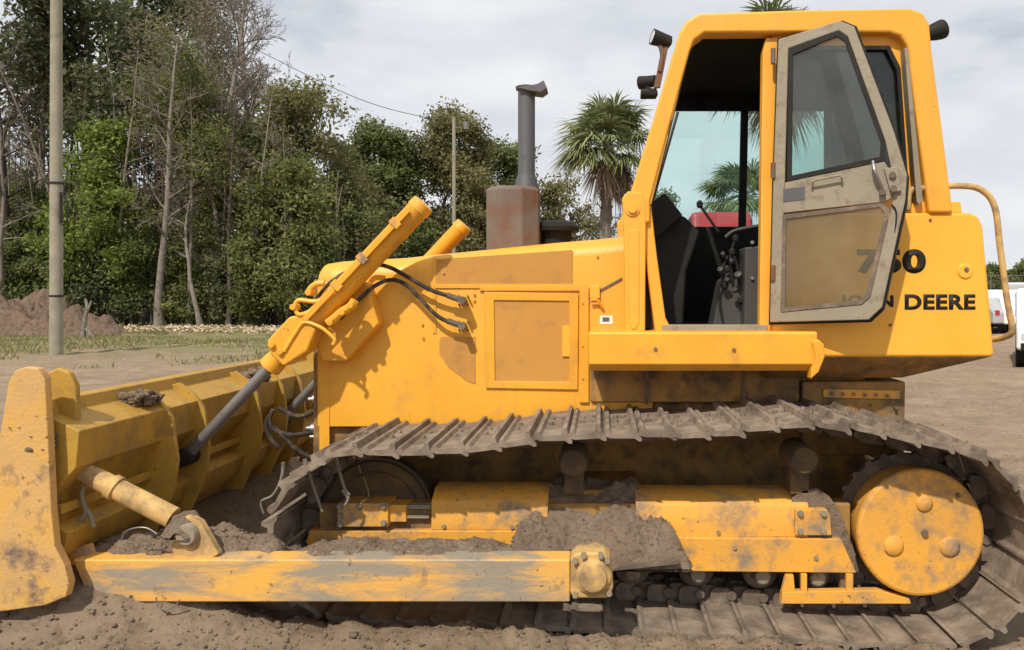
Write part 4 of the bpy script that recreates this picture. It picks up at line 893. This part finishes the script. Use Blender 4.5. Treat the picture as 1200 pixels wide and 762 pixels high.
# ------------------------------------------------------------------ trees
def branch_tree(x, y, h, r, spread=.35, limbs=12, f0=.35, lv=3, sub=5, bend=.06, up=.6, lean=(0, 0), seed=0, twig=.010):
    """skeleton -> (segments arrays, tips)"""
    rd = random.Random(seed); segs = []; tips = []
    def poly(p, d, L, r0, r1, n, w):
        pts = [p.copy()]
        for i in range(n):
            d = (d + Vector((rd.gauss(0, w), rd.gauss(0, w), rd.gauss(0, w * .6)))).normalized()
            pts.append(pts[-1] + d * (L / n))
        rs = [r0 + (r1 - r0) * i / n for i in range(n + 1)]
        segs.append((pts, rs)); return pts, rs
    z0 = gh(x, y) - .1
    tp, tr = poly(Vector((x, y, z0)), Vector((lean[0], lean[1], 1)).normalized(), h, r, r * .18, 9, bend)
    def grow(pts, rs, level, L):
        k = limbs if level == 0 else sub
        for i in range(k):
            t = (f0 + (1 - f0) * ((i + rd.random()) / k)) if level == 0 else (.25 + .75 * (i + rd.random()) / k)
            q = t * (len(pts) - 1); a = int(min(q, len(pts) - 2)); fr = q - a
            p = pts[a].lerp(pts[a + 1], fr); rr = rs[a] + (rs[a + 1] - rs[a]) * fr
            ax = (pts[a + 1] - pts[a]).normalized(); ang = rd.uniform(0, 6.28); o = ax.orthogonal().normalized(); o = Matrix.Rotation(ang, 3, ax) @ o
            u = up * rd.uniform(.5, 1.3)
            d = (o + ax * u + Vector((0, 0, .25))).normalized()
            l2 = L * rd.uniform(.6, 1.1) * (1 - .45 * t if level == 0 else .9)
            r0 = max(min(rr * .6, l2 * .03), twig); 
            if level + 1 >= lv:
                pp, r_ = poly(p, d, l2, r0, twig * .5, 3, .16); tips.append(pp[-1])
            else:
                pp, r_ = poly(p, d, l2, r0, max(r0 * .3, twig * .8), 4, .14); tips.append(pp[-1]); grow(pp, r_, level + 1, l2 * .48)
    grow(tp, tr, 0, h * spread)
    return segs, tips, z0
def segmesh(name, segs, mat, parent, n=5, skip=0):
    V = []; F = []; c = 0
    for si, (pts, rs) in enumerate(segs):
        nn = 9 if si == 0 else (n if rs[0] > .03 else 3)
        m = len(pts)
        for i, p in enumerate(pts):
            d = (pts[min(i + 1, m - 1)] - pts[max(i - 1, 0)]).normalized(); a = d.orthogonal().normalized(); b = d.cross(a)
            rr = rs[i] * (1.5 if si == 0 and i == 0 else 1)
            for k in range(nn):
                t = 2 * math.pi * k / nn; q = p + (a * math.cos(t) + b * math.sin(t)) * rr; V.append((q.x, q.y, q.z))
        for i in range(m - 1):
            for k in range(nn): F.append((c + i * nn + k, c + i * nn + (k + 1) % nn, c + (i + 1) * nn + (k + 1) % nn, c + (i + 1) * nn + k))
        c += m * nn
    me = bpy.data.meshes.new(name); o3 = Vector(segs[0][0][0])
    me.from_pydata([(a - o3.x, b - o3.y, c_ - o3.z) for a, b, c_ in V], [], F); me.polygons.foreach_set('use_smooth', [True] * len(F)); me.update()
    return link(name, me, mat, parent, o3)
def leafquads(cent, n, rad, size, flat=.75, asp=.5, seed=0):
    """n leaves around clump centres; every leaf a small kite"""
    g = np.random.default_rng(seed); cent = np.asarray(cent); k = len(cent)
    idx = g.integers(0, k, n); cr = g.uniform(.55, 1.25, k) * rad
    d = g.normal(0, 1, (n, 3)); d /= np.linalg.norm(d, axis=1)[:, None]
    rr = cr[idx] * g.uniform(0, 1, n) ** .45
    p = cent[idx] + d * rr[:, None] * np.array([1, 1, flat])
    nr = g.normal(0, 1, (n, 3)) + d * .6 + np.array([0, 0, .5]); nr /= np.linalg.norm(nr, axis=1)[:, None]
    t = np.cross(nr, g.normal(0, 1, (n, 3))); t /= np.linalg.norm(t, axis=1)[:, None]; b = np.cross(nr, t)
    s = (size * g.uniform(.5, 1.4, n))[:, None]
    return np.stack([p - t * s, p - b * s * asp, p + t * s, p + b * s * asp], 1)
TREES = 'trees at the edge of the wood'
def tree(name, label, x, y, h, r, leaf=None, nleaf=9000, lrad=.9, lsize=.12, bark='bark', cat='tree', group=None, lz=0, **k):
    seed = k.pop('seed', int(abs(x * 131 + y * 17)) % 9999)
    segs, tips, z0 = branch_tree(x, y, h, r, seed=seed, **k)
    t = thing(name, label, cat, (x, y, z0), group)
    if leaf:
        segmesh('trunk', segs, M[bark], t)
        tp = [tuple(p) for p in tips if p.z > z0 + lz * h]
        quads('crown', M[leaf], leafquads(tp, nleaf, lrad, lsize, seed=seed), t, (x, y, z0 + h * .6))
    else:
        segmesh('trunk', segs[:1], M[bark], t); segmesh('branches', segs[1:], M[bark], t)
    return t
def TX(px, Y): return X(px, Y)
def TH(py, Y): return Z(py, Y)
G1 = 'trees of the wood on the left'
# (px, Y, top py, ...) evergreen backdrop and individual trees, left to right
tree('bare_tree', 'dark thick bare trunk at the far left edge, its reddish twigs against the sky', TX(16, 42), 42, 19, .34, None, spread=.22, limbs=26, f0=.2, lv=4, sub=5, bark='bark', group=G1)
tree('bare_tree', 'thin dark bare tree just left of the near utility pole', TX(45, 44), 44, 18, .24, None, spread=.22, limbs=24, f0=.3, lv=4, sub=5, bark='bark_red', group=G1)
tree('bare_tree', 'slim pale leaning trunk low at the left edge by the soil mound', TX(0, 40), 40, 12, .14, None, spread=.2, limbs=14, f0=.3, lv=3, sub=5, bark='bark_pale', lean=(.12, 0), group=G1)
tree('evergreen_tree', 'tall dark evergreen crown right of the near utility pole', TX(112, 48), 48, 20, .4, 'leaf_dark', 20000, 1.5, .17, spread=.30, limbs=22, f0=.42, lv=3, sub=5, up=.25, group=G1)
tree('evergreen_tree', 'second tall dark evergreen, rising above the bright green young trees', TX(180, 50), 50, 21, .4, 'leaf_dark', 15000, 1.5, .17, spread=.25, limbs=20, f0=.5, lv=3, sub=5, up=.25, group=G1)
tree('young_tree', 'bright spring-green young tree just right of the near utility pole', TX(108, 40), 40, 9.6, .12, 'leaf_bright', 12000, .75, .11, spread=.30, limbs=20, f0=.12, lv=3, sub=5, group=G1)
tree('young_tree', 'lower bright green leafy tree left of the pale straight trunk', TX(150, 41), 41, 7.6, .10, 'leaf_bright', 7000, .7, .10, spread=.32, limbs=16, f0=.12, lv=3, sub=5, group=G1)
tree('young_tree', 'green leafy young tree behind the soil mound at the left edge', TX(20, 43), 43, 6.5, .10, 'leaf_mid', 8000, .9, .12, spread=.32, limbs=16, f0=.1, lv=3, sub=5, group=G1)
tree('bare_tree', 'pale straight trunk with a flared foot standing in front of the wood', TX(187, 39.5), 39.5, 14.5, .19, None, spread=.22, limbs=22, f0=.3, lv=4, sub=5, bark='bark_pale', group=G1)
tree('brown_tree', 'tree with a brown twiggy crown behind the pale straight trunk', TX(205, 43), 43, 15, .2, 'leaf_brown', 13000, 1.2, .09, bark='bark_red', spread=.28, limbs=24, f0=.25, lv=3, sub=6, group=G1)
tree('broadleaf_tree', 'wide dull green twiggy tree in the middle of the wood', TX(255, 42), 42, 13.0, .2, 'leaf_wood', 22000, 1.2, .09, bark='bark_red', spread=.30, limbs=24, f0=.2, lv=4, sub=4, group=G1)
tree('bare_tree', 'tall grey bare tree with upswept branches reaching the top of the photo', TX(262, 44), 44, 19.5, .24, None, spread=.26, limbs=26, f0=.4, lv=4, sub=5, up=1.2, bark='bark_pale', group=G1)
tree('bare_tree', 'tall thin bare tree, rightmost of those standing above the wood', TX(312, 45), 45, 17.5, .22, None, spread=.26, limbs=24, f0=.4, lv=4, sub=5, up=1.1, bark='bark_red', group=G1)
tree('bare_tree', 'bare tree with a spray of fine twigs between the two tallest bare trees', TX(290, 47), 47, 19, .22, None, spread=.24, limbs=24, f0=.45, lv=4, sub=5, up=1.2, bark='bark_red', group=G1)
tree('brown_tree', 'tall hazy tree of fine brown twigs between the evergreens and the tallest bare trees', TX(228, 47), 47, 20, .26, 'leaf_brown', 16000, 1.3, .08, bark='bark_red', spread=.24, limbs=30, f0=.4, lv=4, sub=4, up=.8, group=G1)
tree('evergreen_tree', 'thin dull green tree rising behind the leftmost of the tallest bare trees', TX(275, 49), 49, 16.5, .24, 'leaf_wood', 11000, 1.2, .10, spread=.24, limbs=24, f0=.4, lv=3, sub=5, group=G1)
tree('bare_tree', 'short crooked pale trunk leaning left at the foot of the brown tree', TX(236, 39.2), 39.2, 7.5, .13, None, spread=.3, limbs=10, f0=.4, lv=3, sub=5, lean=(-.12, 0), bark='bark_pale', group=G1)
tree('broadleaf_tree', 'olive green tree leaning over the right part of the wood', TX(318, 43), 43, 11.8, .22, 'leaf_olive', 9000, 1.0, .12, spread=.34, limbs=18, f0=.35, lv=3, sub=5, group=G1)
tree('broadleaf_tree', 'dark green rounded tree at the right end of the wood', TX(352, 44), 44, 11.6, .26, 'leaf_mid', 16000, 1.15, .13, spread=.38, limbs=20, f0=.25, lv=3, sub=5, group=G1)
tree('broadleaf_tree', 'low-branched dull green tree just left of the lift cylinder', TX(330, 41), 41, 7.4, .18, 'leaf_wood', 12000, 1.1, .12, spread=.42, limbs=18, f0=.2, lv=3, sub=5, group=G1)
tree('broadleaf_tree', 'mid-green tree behind the hood nose', TX(395, 47), 47, 8.2, .26, 'leaf_olive', 12000, 1.2, .13, spread=.45, limbs=18, f0=.2, lv=3, sub=5, group=G1)
G2 = 'shrubs along the foot of the wood'
for i, (px, Y, h, lf, lab) in enumerate([(78, 40, 3.6, 'leaf_mid', 'green shrub directly behind the near utility pole'), (128, 39.5, 3.2, 'leaf_dark', 'dark shrub right of the broken snag'), (160, 40.5, 4.2, 'leaf_mid', 'leafy green shrub left of the pale straight trunk'),
        (215, 40.5, 3.6, 'leaf_wood', 'dark shrub right of the pale straight trunk'), (262, 40.5, 3.4, 'leaf_dark', 'dark shrub right of the short crooked trunk'), (300, 40.5, 4.0, 'leaf_wood', 'dark shrub under the tall thin bare tree'),
        (345, 40.0, 3.8, 'leaf_wood', 'dark shrub at the right end of the wood beside the blade cylinder'), (28, 41, 4.0, 'leaf_mid', 'green shrub behind the soil mound'), (380, 42, 4.2, 'leaf_mid', 'green shrub behind the front corner of the hood')]):
    tree('shrub', lab, TX(px, Y), Y, h, .06, lf, 6500, .62, .10, spread=.42, limbs=16, f0=.04, lv=3, sub=4, group=G2, cat='shrub')
for px, Y, h, r, bk, lab in ((88, 41, 15, .11, 'bark_pale', 'slim pale trunk rising behind the broken snag'), (138, 40.5, 14, .10, 'bark_red', 'slim reddish trunk between the two bright green young trees'),
        (222, 40, 13, .10, 'bark_pale', 'slim grey trunk between the pale straight trunk and the short crooked one'), (268, 40, 12, .13, 'bark', 'dark straight trunk right of the short crooked pale one'),
        (298, 40.5, 12, .10, 'bark_pale', 'slim pale trunk in front of the dark shrub under the thin bare tree'), (338, 40.3, 9.5, .10, 'bark_pale', 'slim pale trunk at the right end of the wood, nearest the blade cylinder')):
    tree('bare_tree', lab, TX(px, Y), Y, h, r, None, spread=.16, limbs=16, f0=.35, lv=3, sub=6, bend=.035, bark=bk, group=G1)
# deeper wood as one mass
dw = []
for i in range(330):
    px = rng.uniform(-60, 410); Y = rng.uniform(50, 62)
    top = 9.5 if px < 230 else 8.0
    if px > 330: top = 7.0
    zz = rng.uniform(.3, top) if not (255 < px < 295) else rng.uniform(.3, 5.0)
    dw.append((TX(px, Y), Y, zz))
o = quads('deep_wood', M['leaf_wood'], leafquads(dw, 95000, 1.9, .17, seed=5), None, (-30, 55, 4)); tag(o, 'dark depth of the wood behind the front row of trees', 'woodland', kind='stuff')
segs = []
for i in range(120):
    px = rng.uniform(-40, 400); Y = rng.uniform(41.5, 54); x = TX(px, Y); h = rng.uniform(8, 15) if px < 340 else rng.uniform(6, 9)
    rr = rng.uniform(.05, .13); pts = [Vector((x, Y, -.1))]; dx = rng.normal(0, .05)
    for q in range(6): pts.append(pts[-1] + Vector((dx * h / 6 + rng.normal(0, .12), rng.normal(0, .1), h / 6)))
    segs.append((pts, [rr * (1 - .13 * q) for q in range(7)]))
o = segmesh('thin_trunks', segs[::2], M['bark'], None); tag(o, 'thin trunks and saplings crowding the depth of the wood', 'woodland', kind='stuff')
o = segmesh('pale_saplings', segs[1::2], M['bark_pale'], None); tag(o, 'thin pale saplings mixed into the depth of the wood', 'woodland', kind='stuff')

# trees beyond the hood
G3 = 'trees standing beyond the hood'
tree('broadleaf_tree', 'rounded green oak beyond the hood, left of the far pole', TX(450, 58), 58, 12.2, .35, 'leaf_mid', 30000, 1.3, .15, bend=.03, spread=.34, limbs=22, f0=.28, lv=3, sub=6, group=G3)
tree('broadleaf_tree', 'small darker tree in the gap between the wood and the green oak', TX(412, 62), 62, 11.5, .3, 'leaf_dark', 12000, 1.2, .15, spread=.32, limbs=18, f0=.2, lv=3, sub=5, group=G3)
tree('broadleaf_tree', 'olive tree with a thin twiggy top right behind the far pole', TX(540, 60), 60, 13.6, .35, 'leaf_olive', 30000, 1.2, .15, bend=.03, spread=.32, limbs=24, f0=.22, lv=3, sub=6, group=G3)
tree('broadleaf_tree', 'green tree between the far pole and the muffler', TX(578, 64), 64, 12.6, .3, 'leaf_mid', 24000, 1.3, .15, bend=.03, spread=.32, limbs=20, f0=.15, lv=3, sub=6, group=G3)
tree('bare_tree', 'thin bare tree between the green oak and the far pole', TX(500, 60), 60, 13.2, .2, None, spread=.25, limbs=22, f0=.35, lv=4, sub=5, up=1.0, bark='bark_red', group=G3)
for px, h, lf, lab in ((500, 6.5, 'leaf_olive', 'low olive bush beyond the hood between the two cylinders'), (462, 6, 'leaf_mid', 'low green bush beyond the hood left of the raised cylinder'), (550, 6.5, 'leaf_mid', 'low green bush beyond the hood behind the second cylinder'),
        (645, 10, 'leaf_mid', 'green bushy tree right of the muffler'), (682, 10.4, 'leaf_olive', 'yellow-green bushy tree left of the palm trunk'), (745, 9.6, 'leaf_mid', 'green bushy tree behind the cab front post'), (595, 7, 'leaf_mid', 'low green bush behind the muffler')):
    tree('bushy_tree', lab, TX(px, 66), 66, h, .12, lf, 8000, 1.0, .15, spread=.34, limbs=16, f0=.08, lv=3, sub=5, group=G3)
G4 = 'far trees at the right'
for px, Y, h, lab in ((1150, 120, 4.8, 'low far tree directly right of the fuel tank'), (1172, 125, 5.2, 'far rounded tree seen beyond the grab rail'), (1196, 118, 5.8, 'far rounded tree at the right edge of the photo'), (1240, 120, 6, 'far tree just outside the right edge')):
    if px < 1205: tree('far_tree', lab, TX(px, Y), Y, h, .15, 'leaf_mid', 5000, 1.3, .3, spread=.5, limbs=14, f0=.1, lv=2, sub=4, group=G4)

# palms
def palm(label, x, y, h, R_, n=46, seed=1, skirt=True, tr=.2, group='cabbage palms'):
    g = np.random.default_rng(seed); t = thing('palm_tree', label, 'palm tree', (x, y, gh(x, y)), group)
    b = MB(); prev = None
    zs = np.linspace(-.1, h, 26)
    b.rev((x, y, 0), (0.03, 0, 1), [(z, tr * (1.15 - .25 * z / h) * (1 + .13 * math.sin(i * 2.4))) for i, z in enumerate(zs)], 12)
    # old leaf bases
    for i in range(90):
        a = g.uniform(0, 6.28); z = g.uniform(h * .35, h); rr = tr
        p = Vector((x + .03 * z + math.cos(a) * rr * .85, y + math.sin(a) * rr * .85, z)); d = Vector((math.cos(a) * .8, math.sin(a) * .8, 1)).normalized()
        b.cyl(p, p + d * g.uniform(.15, .38), .04, .015, n=4)
    b.build('trunk', M['bark_pale'], t)
    def fans(count, elo, ehi, mat, nm, rl, droop):
        Q = []; stems = MB()
        for i in range(count):
            a = g.uniform(0, 6.28); el = g.uniform(elo, ehi)
            d0 = np.array([math.cos(a) * math.cos(el), math.sin(a) * math.cos(el), math.sin(el)])
            L0 = rl * g.uniform(.40, .6); c0 = np.array([x + .03 * h, y, h]); hub = c0 + d0 * L0 + np.array([0, 0, -.12 * L0])
            stems.tube([tuple(c0), tuple(c0 + d0 * L0 * .5 + np.array([0, 0, .03])), tuple(hub)], .02, 4, smooth=False)
            side = np.cross(d0, [0, 0, 1.]); side /= np.linalg.norm(side) + 1e-6; upv = np.cross(side, d0)
            m = 44
            for k in range(m):
                th = (k / (m - 1) - .5) * R(250); L1 = rl * g.uniform(.42, .6) * (1 - .25 * abs(th) / R(125))
                dd = d0 * math.cos(th) + side * math.sin(th) + upv * g.normal(0, .12); dd /= np.linalg.norm(dd)
                w = .021 * rl / 1.4; wv = np.cross(dd, upv); wv /= np.linalg.norm(wv) + 1e-6
                p1 = hub + dd * L1 * .5 + np.array([0, 0, -droop * .12 * L1]); p2 = hub + dd * L1 + np.array([0, 0, -droop * .6 * L1])
                Q.append([hub, hub + wv * w * .3, p1 + wv * w, p1 - wv * w]); Q.append([p1 - wv * w, p1 + wv * w, p2 + wv * .004, p2])
        quads(nm, mat, np.array(Q), t, (x, y, h)); return stems
    s1 = fans(n, R(-25), R(80), M['palm'], 'fronds', R_, .7); s1.build('frond_stems', M['palm'], t)
    if skirt: s2 = fans(int(n * .28), R(-85), R(-38), M['palm_dead'], 'dead_fronds', R_ * .85, 1.0); s2.build('dead_stems', M['palm_dead'], t)
    return t
palm('cabbage palm left of the cab with a skirt of dead fronds', TX(712, 27) - .18, 27, TH(168, 27), 2.15, 44, 3)
palm('tall palm behind the cab whose crown hides above the cab roof', TX(902, 22) , 22, TH(72, 22), 2.2, 34, 5, skirt=True)
palm('short palm seen through the cab door opening', TX(868, 34), 34, TH(230, 34), 2.3, 40, 9, skirt=False)

# ------------------------------------------------------------------ soil mound, snag, litter, grass
def bigheap(name, label, cx_, cy_, rx, ry, h, seed, mat):
    n = 90; xs = np.linspace(cx_ - rx, cx_ + rx, n); ys = np.linspace(cy_ - ry, cy_ + ry, n // 2); XX, YY = np.meshgrid(xs, ys)
    e = 1 - ((XX - cx_) / rx) ** 2 - ((YY - cy_) / ry) ** 2
    ZZ = h * np.clip(e, -.2, 1) * .9 + fbm(XX, YY, 1.3, 6, seed, .66) * .6 * h * np.clip(e + .1, 0, 1) - .12
    V = np.stack([XX, YY, ZZ], -1); me = bpy.data.meshes.new(name); k = XX.shape[1]; m = XX.shape[0]
    F = [(i * k + j, i * k + j + 1, (i + 1) * k + j + 1, (i + 1) * k + j) for i in range(m - 1) for j in range(k - 1)]
    me.from_pydata([(a - cx_, b - cy_, c_) for a, b, c_ in V.reshape(-1, 3)], [], F); me.polygons.foreach_set('use_smooth', [True] * len(F)); me.update()
    return tag(link(name, me, mat, None, Vector((cx_, cy_, 0))), label, 'soil mound')
bigheap('soil_mound', 'reddish brown mound of soil at the left edge behind the near utility pole', TX(22, 34), 34, 3.8, 2.8, 1.75, 31, M['mound'])
bigheap('soil_mound', 'lower paler soil mound around the broken snag', TX(95, 33), 33, 2.0, 1.6, 1.1, 37, M['mound'])
sn = MB(); 
for pts, r in (([(97, 398), (99, 378), (102, 360), (100, 350)], .10), ([(102, 366), (106, 356), (107, 352)], .05), ([(98, 396), (92, 398), (90, 402)], .06), ([(100, 385), (108, 394), (112, 400)], .07)):
    sn.tube([P(x, y, 31) for x, y in pts], r, 8, rr=r * .45)
tag(sn.build('broken_snag', M['bark_pale']), 'pale forked broken snag standing by the soil mound', 'snag')
# dry litter and brush along the wood edge
n = 9000; x = rng.uniform(-26, -9.5, n); y = rng.normal(37.2, 1.3, n); s = rng.uniform(.03, .13, n); a = rng.uniform(0, 6.28, n); zz = gz(x, y) + rng.uniform(0, .16, n)
tv = np.stack([np.cos(a), np.sin(a), rng.normal(0, .4, n)], -1) * s[:, None]; wv = np.stack([-np.sin(a), np.cos(a), rng.normal(0, .6, n)], -1) * (s * .35)[:, None]; c0 = np.stack([x, y, zz], -1)
tag(quads('leaf_litter', M['straw'], np.stack([c0 - tv, c0 - wv, c0 + tv, c0 + wv], 1), None, (-18, 37, 0)), 'pale dry litter and brush along the foot of the wood', 'litter', kind='stuff')
n = 45000; x = rng.uniform(-30, -4, n); y = 38 - 20 * rng.random(n) ** 1.4; kp = (fbm(x, y, .35, 5, 41) > -.12 + .035 * np.maximum(27 - y, 0)); x, y = x[kp], y[kp]; n = len(x)
a = rng.uniform(0, 6.28, n); hh = rng.uniform(.04, .15, n); zz = gz(x, y); c0 = np.stack([x, y, zz - .02], -1)
wv = np.stack([np.cos(a), np.sin(a), np.zeros(n)], -1) * .02; tp = c0 + np.stack([rng.normal(0, .05, n), rng.normal(0, .05, n), hh], -1)
tag(quads('grass', M['grass'], np.stack([c0 - wv, c0 + wv, tp + wv * .3, tp - wv * .3], 1), None, (-18, 30, 0)), 'thin weedy grass in front of the wood', 'grass', kind='stuff')

# ------------------------------------------------------------------ poles and wire
def pole(label, px, Y, h, r0, r1, bands=()):
    x = TX(px, Y); t = thing('utility_pole', label, 'utility pole', (x, Y, 0))
    MB().cyl((x, Y, -.2), (x, Y, h), r0, r1, n=20).build('pole_shaft', M['wood_pole'], t)
    for z in bands: MB().cyl((x, Y, z), (x, Y, z + .05), r0 * 1.04, n=20).build('pole_band', M['dark'], t)
    return t, x
t, x = pole('pale weathered wooden utility pole at the left, cut off by the top of the photo', 66, 22.5, 11, .17, .14, (TH(216, 22.5), TH(348, 22.5)))
MB().tube([(x + .20, 22.4, TH(p_, 22.5)) for p_ in (226, 238, 250, 262)], .035, 8).build('cable_loop', M['dark'], t)
MB().tube([(x + .20 + a_, 22.4, TH(p_, 22.5)) for a_, p_ in ((0, 228), (.16, 236), (.2, 250), (.12, 262), (0, 264))], .02, 6).build('cable_loop', M['dark'], t)
t2, x2 = pole('thin far utility pole standing between the lift cylinder and the muffler', 532, 52, TH(138, 52), .13, .11)
MB().box(x2 + .1, x2 + .5, 51.9, 52.1, TH(150, 52), TH(150, 52) + .05).cyl((x2 + .75, 52, TH(152, 52)), (x2 + .75, 52, TH(143, 52)), .16, n=12).build('pole_lamp', M['steel'], t2)
w = MB().tube([P(300, 58, 50), P(395, 105, 50), P(450, 126, 51), P(505, 139, 52), P(532, 144, 52)], .02, 5).build('overhead_wire', M['dark']); tag(w, 'single overhead wire running up to the far utility pole', 'wire')

# ------------------------------------------------------------------ vehicles and fence
def car(name, label, cat, cx_, cy_, rot, Ln, H, body, kind='suv', group=None, W=1.85):
    z0 = gh(cx_, cy_); t = thing(name, label, cat, (cx_, cy_, z0), group); Rm = Matrix.Rotation(rot, 3, 'Z'); off = Vector((cx_, cy_, z0))
    def go(mb, nm, mat, par=t, **k):
        mb.v = [Rm @ v + off for v in mb.v]; return mb.build(nm, mat, par, **k)
    h = Ln / 2; w = W / 2
    if kind == 'truck': up = [(-h, .45), (h, .45), (h, .85), (h * .97, 1.05), (h * .48, 1.12), (h * .30, H), (-h * .15, H), (-h * .22, 1.15), (-h, 1.12)]
    elif kind == 'van': up = [(-h, .4), (h, .4), (h, .9), (h * .86, 1.1), (h * .62, H * .96), (h * .5, H), (-h * .97, H), (-h, H * .9)]
    else: up = [(-h, .4), (h, .4), (h, .75), (h * .92, .95), (h * .45, 1.02), (h * .22, H * .97), (-h * .6, H), (-h * .92, 1.02), (-h, .9)]
    go(MB().prism(up, -w, w), 'body', body, bevel=.08)
    zt = H - .12; zl = 1.12 if kind != 'suv' else 1.02
    if kind == 'truck': gl = [(h * .42, zl + .04), (h * .28, zt), (-h * .12, zt), (-h * .17, zl + .04)]
    elif kind == 'van': gl = [(h * .80, zl + .04), (h * .58, zt), (h * .2, zt), (h * .2, zl + .04)]
    else: gl = [(h * .36, zl + .02), (h * .18, zt), (-h * .58, zt), (-h * .78, zl + .02)]
    for s_ in (-1, 1): go(MB().prism(gl, s_ * w - .012, s_ * w + .012), 'side_window', M['glass_car'])
    a, b = (gl[0], gl[1]); d = .06 if kind != 'van' else .1
    go(MB().slab([(a[0] + d, -w * .85, a[1]), (b[0] + d, -w * .8, b[1]), (b[0] + d, w * .8, b[1]), (a[0] + d, w * .85, a[1])], (.02, 0, .012)), 'windscreen', M['glass_car'])
    for s_ in (-1, 1):
        go(MB().box(h - .05, h + .012, s_ * w * .72 - .16, s_ * w * .72 + .16, .68, .84), 'headlight', M['lamp'], bevel=.02)
        go(MB().box(-h - .012, -h + .05, s_ * w * .8 - .1, s_ * w * .8 + .1, .75, .98), 'tail_light', M['red'], bevel=.02)
        for wx in (-h * .62, h * .62):
            wh = go(MB().rev((wx, s_ * (w - .22), .36), (0, s_, 0), [(0, .2), (0, .34), (.03, .37), (.2, .37), (.23, .34), (.23, .22)], 24), 'wheel', M['dark'])
            go(MB().rev((wx, s_ * (w - .02), .36), (0, s_, 0), [(0, .22), (.02, .2), (.0, .06), (.03, .05)], 20), 'rim', M['steel'], wh)
    go(MB().box(h - .03, h + .05, -w * .9, w * .9, .45, .62), 'bumper', M['dark'], bevel=.02)
    return t
GC = 'vehicles parked far off at the right'
car('pickup_truck', 'white pickup truck cut off by the right edge, its black tyre showing', 'pickup truck', 11.29, 20.06, R(-117), 5.6, 1.85, M['white_paint'], 'truck')
car('parked_van', 'white van parked far off just right of the fuel tank', 'van', X(1170, 44), 44, R(64), 4.6, 2.0, M['white_paint'], 'van', GC)
car('parked_car', 'white car parked far off beside the grab rail', 'car', X(1190, 36), 36, R(75), 4.5, 1.55, M['white_paint'], 'suv', GC)
car('parked_car', 'silver car parked far off directly behind the fuel tank edge', 'car', X(1160, 36), 36.5, R(95), 4.5, 1.5, M['grey_paint'], 'suv', GC)
car('parked_van', 'tall silver van at the right edge under the far trees', 'van', X(1199, 52), 52, R(62), 5.5, 2.4, M['grey_paint'], 'van', GC)
car('parked_car', 'white car farthest back below the fence line', 'car', X(1184, 56), 56, R(60), 4.5, 1.7, M['white_paint'], 'suv', GC)
car('red_truck', 'red vehicle seen through the far cab window', 'truck', X(836, 15), 15, R(90), 3.4, 3.10, M['red'], 'suv', None, 1.05)
car('parked_car', 'dark small car parked far off between the white ones', 'car', X(1178, 39), 39, R(100), 4.2, 1.45, M['dark'], 'suv', GC)
car('parked_car', 'red car parked far off, just a spot of red beside the fuel tank', 'car', X(1164, 47), 47, R(80), 4.2, 1.45, M['red'], 'suv', GC)
car('parked_van', 'small white van far off at the right edge beside the grab rail', 'van', X(1194, 43), 43, R(70), 4.2, 1.9, M['white_paint'], 'van', GC)
fc = thing('mesh_fence', 'grey chain-link fence behind the far parked vehicles', 'fence', (X(1190, 70), 70, 0))
fm = MB()
for i in range(14): xx = X(1100, 70) + i * 1.5; MB().cyl((xx, 70, 0), (xx, 70, 3.5), .035, n=8).build('fence_post', M['steel'], fc)
fm.cyl((X(1100, 70), 70, 3.45), (X(1100, 70) + 19.5, 70, 3.45), .03, n=6)
for i in range(66): xx = X(1100, 70) + i * .3; fm.cyl((xx, 70, .1), (xx + .0, 70, 3.4), .006, n=3)
for i in range(12): fm.cyl((X(1100, 70), 70, .2 + i * .28), (X(1100, 70) + 19.5, 70, .2 + i * .28), .006, n=3)
fm.build('fence_mesh', M['steel'], fc)
